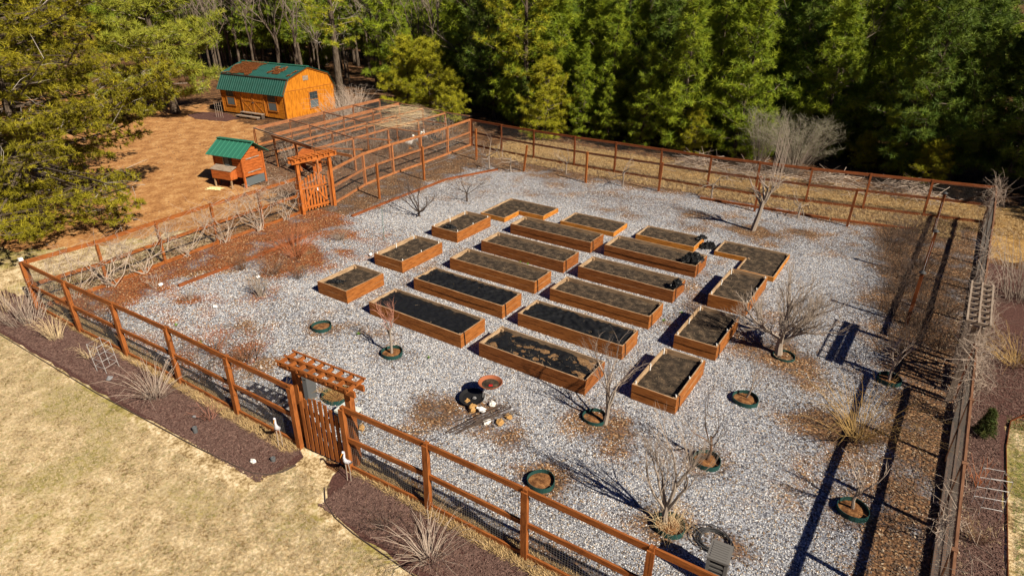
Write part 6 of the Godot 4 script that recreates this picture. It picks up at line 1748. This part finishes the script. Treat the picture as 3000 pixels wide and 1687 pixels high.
	for z in [-0.72, 0.72]:
		for q2 in [[-0.6, 0.62], [1.35, 0.4]]:
			var wg := Geo.new()
			wg.lathe([Vector2(q2[1] * 0.55, -0.15), Vector2(q2[1], -0.15), Vector2(q2[1], 0.15), Vector2(q2[1] * 0.55, 0.15)], 20)
			var ty := part("wheel", wg.mesh(), M.black_plastic, tr, Vector3(q2[0], q2[1], z), Vector3(PI / 2, 0, 0))
			var hg := Geo.new()
			hg.lathe([Vector2(0.0, -0.1), Vector2(q2[1] * 0.56, -0.12), Vector2(q2[1] * 0.56, 0.12), Vector2(0.0, 0.1)], 16)
			part("rim", hg.mesh(), M.yellow_paint, ty)
	var tl := thing("utility_trailer", "low dark trailer with a white wheel hub under the pines", "trailer", Vector3(-57.8, 0, -29.6), 0.3)
	part("deck", board(Vector3(2.4, 0.1, 1.3)), M.twig_dark, tl, Vector3(-0.6, 0.62, 0))
	part("side_board", board(Vector3(2.4, 0.35, 0.04)), M.twig_dark, tl, Vector3(-0.6, 0.84, 0.63))
	part("side_board", board(Vector3(2.4, 0.35, 0.04)), M.twig_dark, tl, Vector3(-0.6, 0.84, -0.63))
	part("drawbar", board(Vector3(1.2, 0.08, 0.08)), M.dark_grey, tl, Vector3(1.1, 0.5, 0), Vector3(0, 0, -0.3))
	for z in [-0.78, 0.78]:
		var w2 := Geo.new()
		w2.lathe([Vector2(0.2, -0.1), Vector2(0.36, -0.1), Vector2(0.36, 0.1), Vector2(0.2, 0.1)], 20)
		var wl := part("wheel", w2.mesh(), M.black_plastic, tl, Vector3(-0.3, 0.36, z), Vector3(PI / 2, 0, 0))
		var h2 := Geo.new()
		h2.lathe([Vector2(0.0, -0.09), Vector2(0.21, -0.09), Vector2(0.21, 0.09), Vector2(0.0, 0.09)], 16)
		part("hub", h2.mesh(), M.white, wl)
	# small green weeds
	var WD := [[-12.75, 0.0, -19.66], [-12.4, 0.0, -19.66], [-19.3, 0.0, -8.9], [-17.6, 0.0, -8.7], [-13.9, 0.0, -11.9], [-11.1, 0.0, -12.1], [-5.8, 0.0, -19.2], [-6.1, 0.0, -18.3]]
	var wm := Geo.new()
	var wr := RandomNumberGenerator.new()
	wr.seed = 6
	for i in 26:
		var a6 := wr.randf() * TAU
		var d6 := Vector3(cos(a6), wr.randf_range(0.3, 1.2), sin(a6)).normalized() * wr.randf_range(0.06, 0.13)
		var sd6 := Vector3(-sin(a6), 0, cos(a6)) * 0.018
		wm.tri(-sd6, sd6, d6)
	var wmm := wm.mesh()
	for i in WD.size():
		single("green_weed", wmm, M.weed, "small bright green weed at the foot of a long bed" if i < 2 else "small green weed growing in the gravel", "weed", Vector3(WD[i][0], WD[i][1], WD[i][2]), i * 1.0, "green weeds")

# ---------------------------------------------------------------- scattered stuff
func scatter(called: String, label: String, category: String, mesh: Mesh, n: int, place: Callable, tone: Callable, s0: float, s1: float, flat: float) -> void:
	var mm := MultiMesh.new()
	mm.transform_format = MultiMesh.TRANSFORM_3D
	mm.use_colors = true
	mm.mesh = mesh
	mm.instance_count = n
	var k := 0
	var tries := 0
	while k < n and tries < n * 6:
		tries += 1
		var p: Vector3 = place.call()
		if p.y < -50.0: continue
		last_p = p
		var s := R.randf_range(s0, s1)
		mm.set_instance_transform(k, Transform3D(Basis.from_euler(Vector3(R.randfn(0, flat), R.randf() * TAU, R.randfn(0, flat))) * Basis.from_scale(Vector3(s * R.randf_range(0.75, 1.3), s * R.randf_range(0.7, 1.2), s)), p))
		mm.set_instance_color(k, tone.call())
		k += 1
	mm.visible_instance_count = k
	var o := MultiMeshInstance3D.new()
	o.name = called
	o.multimesh = mm
	o.material_override = M.scatter
	add_child(o, true)
	tag(o, label, category, "", "stuff")

var last_p := Vector3.ZERO
const NOWHERE := Vector3(0, -100, 0)
var blocked := []

func in_bed(x: float, z: float) -> bool:
	for r in blocked:
		if x > r[0] and x < r[1] and z > r[2] and z < r[3]: return true
	return false

func _scatter() -> void:
	for r in [[-17.35, -15.8, -15.05, -13.17], [-17.5, -15.95, -18.66, -16.17], [-17.6, -16.15, -22.36, -19.86], [-17.4, -15.9, -25.85, -23.1], [-16, -14.55, -25.85, -24.4], [-13.6, -10.85, -25.85, -24.35], [-10, -7.3, -26.1, -24.6], [-6.5, -3.8, -26.3, -24.85], [-5.2, -3.8, -24.9, -23.5], [-5.25, -3.88, -22.84, -20.15], [-5.22, -3.86, -19.2, -16.8], [-5.2, -3.92, -15.95, -13.6]]: blocked.append(r)
	for z in [[-23.31, -22.1], [-20.98, -19.7], [-18.76, -17.55], [-16.56, -15.35], [-14.37, -13.05]]:
		blocked.append([-14.9, -10.65, z[0] - 0.02, z[1] + 0.02])
		blocked.append([-10.28, -6.22, z[0] - 0.2, z[1] + 0.02])
	var g := Geo.new()      # stone: squashed octahedron
	var q := [Vector3(1, 0, 0), Vector3(0, 0, 0.8), Vector3(-0.9, 0, 0.1), Vector3(0.1, 0, -0.8)]
	for i in 4:
		g.tri(q[i], q[(i + 1) % 4], Vector3(0, 0.7, 0))
		g.tri(q[(i + 1) % 4], q[i], Vector3(0, -0.5, 0))
	var yard := func() -> Vector3:
		var x := R.randf_range(-24.3, 2.0)
		var z := -7.4 - 27.0 * pow(R.randf(), 1.25)
		if in_bed(x, z): return NOWHERE
		if R.randf() < litter_at(x, z) * 1.15: return NOWHERE
		return Vector3(x, 0.004, z)
	var gt := func() -> Color:
		var u := R.randf()
		if u < 0.30: return Color(0.62, 0.62, 0.62) * R.randf_range(0.85, 1.2)
		if u < 0.62: return Color(0.36, 0.37, 0.40) * R.randf_range(0.8, 1.2)
		if u < 0.85: return Color(0.17, 0.18, 0.21) * R.randf_range(0.7, 1.3)
		return Color(0.42, 0.33, 0.23) * R.randf_range(0.8, 1.2)
	scatter("gravel_stones", "loose grey and white gravel stones inside the garden", "gravel", g.mesh(), 240000, yard, gt, 0.012, 0.026, 0.4)
	# leaves: bent quads
	var lf := Geo.new()
	lf.quad(Vector3(-0.5, 0.06, 0), Vector3(0, 0, 0.32), Vector3(0.5, 0.1, 0), Vector3(0, 0.02, -0.3))
	var litter := func() -> Vector3:
		var x := R.randf_range(-26.4, 2.6)
		var z := R.randf_range(-35.5, -7.3)
		if in_bed(x, z): return NOWHERE
		if R.randf() > litter_at(x, z) * 0.95 + 0.03: return NOWHERE
		return Vector3(x, 0.012, z)
	var lt := func() -> Color:
		var u := R.randf()
		if not (last_p.x < -18.0 and last_p.z > -19.5):
			if u < 0.4: return Color(0.105, 0.072, 0.05) * R.randf_range(0.6, 1.3)
			if u < 0.75: return Color(0.19, 0.13, 0.085) * R.randf_range(0.7, 1.2)
			if u < 0.9: return Color(0.06, 0.046, 0.036) * R.randf_range(0.7, 1.3)
			return Color(0.38, 0.30, 0.21) * R.randf_range(0.8, 1.2)
		if u < 0.45: return Color(0.22, 0.105, 0.052) * R.randf_range(0.6, 1.3)
		if u < 0.75: return Color(0.36, 0.20, 0.09) * R.randf_range(0.7, 1.2)
		if u < 0.92: return Color(0.12, 0.075, 0.045) * R.randf_range(0.7, 1.3)
		return Color(0.55, 0.40, 0.24) * R.randf_range(0.8, 1.2)
	scatter("fallen_leaves", "brown fallen leaves in drifts over gravel and beds", "leaves", lf.mesh(), 130000, litter, lt, 0.03, 0.075, 0.25)
	# dry grass blades on the lawn
	var gb := Geo.new()
	for i in 7:
		var a := TAU * i / 7.0
		var d := Vector3(cos(a), 0, sin(a))
		var s := Vector3(-d.z, 0, d.x) * 0.05
		gb.tri(d * 0.1 - s, d * 0.1 + s, d * (0.5 + 0.25 * (i % 3)) + Vector3(0, 0.45 + 0.2 * (i % 2), 0))
	var lawn := func() -> Vector3:
		if R.randf() < 0.06:
			return Vector3(R.randf_range(3.4, 4.6), -0.012, R.randf_range(-18.6, -10))
		var z := -0.2 - 6.5 * R.randf()
		var x := -25.0 + 21.0 * R.randf()
		if z < -5.45 and x < -10.8 and not (x > -27 and z > -5.45): return NOWHERE
		if z < -5.9 and not (x > -10.8 and x < -9.4): return NOWHERE
		return Vector3(x, -0.012, z)
	var gn := FastNoiseLite.new()
	gn.frequency = 0.5
	var lc := func() -> Color:
		if last_p.x > 3.0 and R.randf() < 0.6: return Color(0.16, 0.20, 0.05) * R.randf_range(0.75, 1.25)
		return (Color(0.44, 0.35, 0.215) if R.randf() < 0.88 else Color(0.19, 0.19, 0.06)) * R.randf_range(0.75, 1.25)
	scatter("lawn_grass", "short dry grass blades of the dormant lawn", "grass", gb.mesh(), 110000, lawn, lc, 0.035, 0.07, 0.2)
	# mulch chips
	var ch := Geo.new()
	ch.box(Vector3.ZERO, Vector3(1.0, 0.16, 0.26))
	var mulch := func() -> Vector3:
		var u := R.randf()
		if u < 0.42: 
			var x := R.randf_range(-26, -10.9)
			return Vector3(x, 0.004, R.randf_range(-7.15, -5.55 - 0.027 * (x + 24)))
		if u < 0.66: return Vector3(R.randf_range(-9.2, -2.5), 0.004, R.randf_range(-7.4, -6.2))
		var z := R.randf_range(-24, -9.5)
		return Vector3(R.randf_range(2.15, 3.2 if z > -18.5 else 5.0), 0.004, z)
	var mc := func() -> Color: return Color(0.085, 0.048, 0.040).lerp(Color(0.17, 0.105, 0.085), R.randf()) * R.randf_range(0.7, 1.25)
	scatter("mulch_chips", "dark shredded bark chips of the mulch beds", "mulch", ch.mesh(), 60000, mulch, mc, 0.03, 0.085, 0.25)
	# dry grass tufts: strip behind the back fence, fence foot, clearing
	var tuftp := func() -> Vector3:
		var u := R.randf()
		if u < 0.6: return Vector3(R.randf_range(-25, 4.5), -0.01, R.randf_range(-38.5, -34.3))
		if u < 0.8: return Vector3(R.randf_range(-24, 2), 0.0, R.randf_range(-34.3, -32.6))
		if u < 0.9: return Vector3(R.randf_range(-9.4, 0), 0.0, R.randf_range(-7.75, -7.3))
		return Vector3(R.randf_range(-24, -11), 0.0, R.randf_range(-7.4, -6.9))
	var tc := func() -> Color: return Color(0.30, 0.19, 0.085).lerp(Color(0.52, 0.38, 0.19), R.randf()) * R.randf_range(0.8, 1.2)
	scatter("dry_grass", "dry tawny grass tufts along the fences", "grass", gb.mesh(), 30000, tuftp, tc, 0.07, 0.2, 0.2)
	# leaves on the forest floor, in the clearing and in the run
	var far := func() -> Vector3:
		var u := R.randf()
		if u < 0.25: return Vector3(R.randf_range(-36, -26), 0.0, R.randf_range(-36, -21.5))
		if u < 0.34: return Vector3(R.randf_range(-55, -25), -0.012, R.randf_range(-31, -8))
		return Vector3(R.randf_range(-60, 8), -0.015, R.randf_range(-50, -38.5))
	scatter("forest_leaves", "brown leaves and bits of bark on the wood and clearing floor", "leaves", lf.mesh(), 50000, far, lt, 0.05, 0.12, 0.25)

func _camera_and_light() -> void:
	var cam := Camera3D.new()
	cam.name = "camera"
	cam.fov = 49.02
	cam.near = 0.1
	cam.far = 800.0
	add_child(cam)
	cam.position = Vector3(0, 10.334, 0)
	cam.rotation = Vector3(deg_to_rad(-26.11), deg_to_rad(33.78), deg_to_rad(0.256))
	cam.current = true
	var we := WorldEnvironment.new()
	we.name = "environment"
	var e := Environment.new()
	e.background_mode = Environment.BG_SKY
	var sm := ProceduralSkyMaterial.new()
	sm.sky_top_color = Color(0.16, 0.30, 0.62)
	sm.sky_horizon_color = Color(0.46, 0.58, 0.76)
	sm.ground_horizon_color = Color(0.30, 0.27, 0.22)
	sm.ground_bottom_color = Color(0.20, 0.16, 0.12)
	sm.sky_curve = 0.12
	sm.sky_energy_multiplier = 0.48
	var sk := Sky.new()
	sk.sky_material = sm
	e.sky = sk
	e.tonemap_mode = Environment.TONE_MAPPER_LINEAR
	e.tonemap_exposure = 1.65
	e.sdfgi_enabled = true
	e.ssao_enabled = true
	e.ssil_enabled = true
	we.environment = e
	add_child(we)
	var sun := DirectionalLight3D.new()
	sun.name = "sun"
	sun.light_color = Color(1.0, 0.95, 0.87)
	sun.light_energy = 1.6
	sun.light_angular_distance = 0.5
	sun.shadow_enabled = true
	add_child(sun)
	sun.look_at_from_position(Vector3.ZERO, Vector3(-0.77, -0.62, -0.155))

func _ready() -> void:
	R.seed = 7
	var t0 := Time.get_ticks_msec()
	_camera_and_light()
	_materials()
	print("materials ", Time.get_ticks_msec() - t0)
	_ground()
	_fences()
	_beds()
	print("beds ", Time.get_ticks_msec() - t0)
	_shed()
	_coop()
	_run()
	_birds()
	_forest()
	print("forest ", Time.get_ticks_msec() - t0)
	_plants()
	print("plants ", Time.get_ticks_msec() - t0)
	_small()
	_scatter()
	print("done ", Time.get_ticks_msec() - t0)
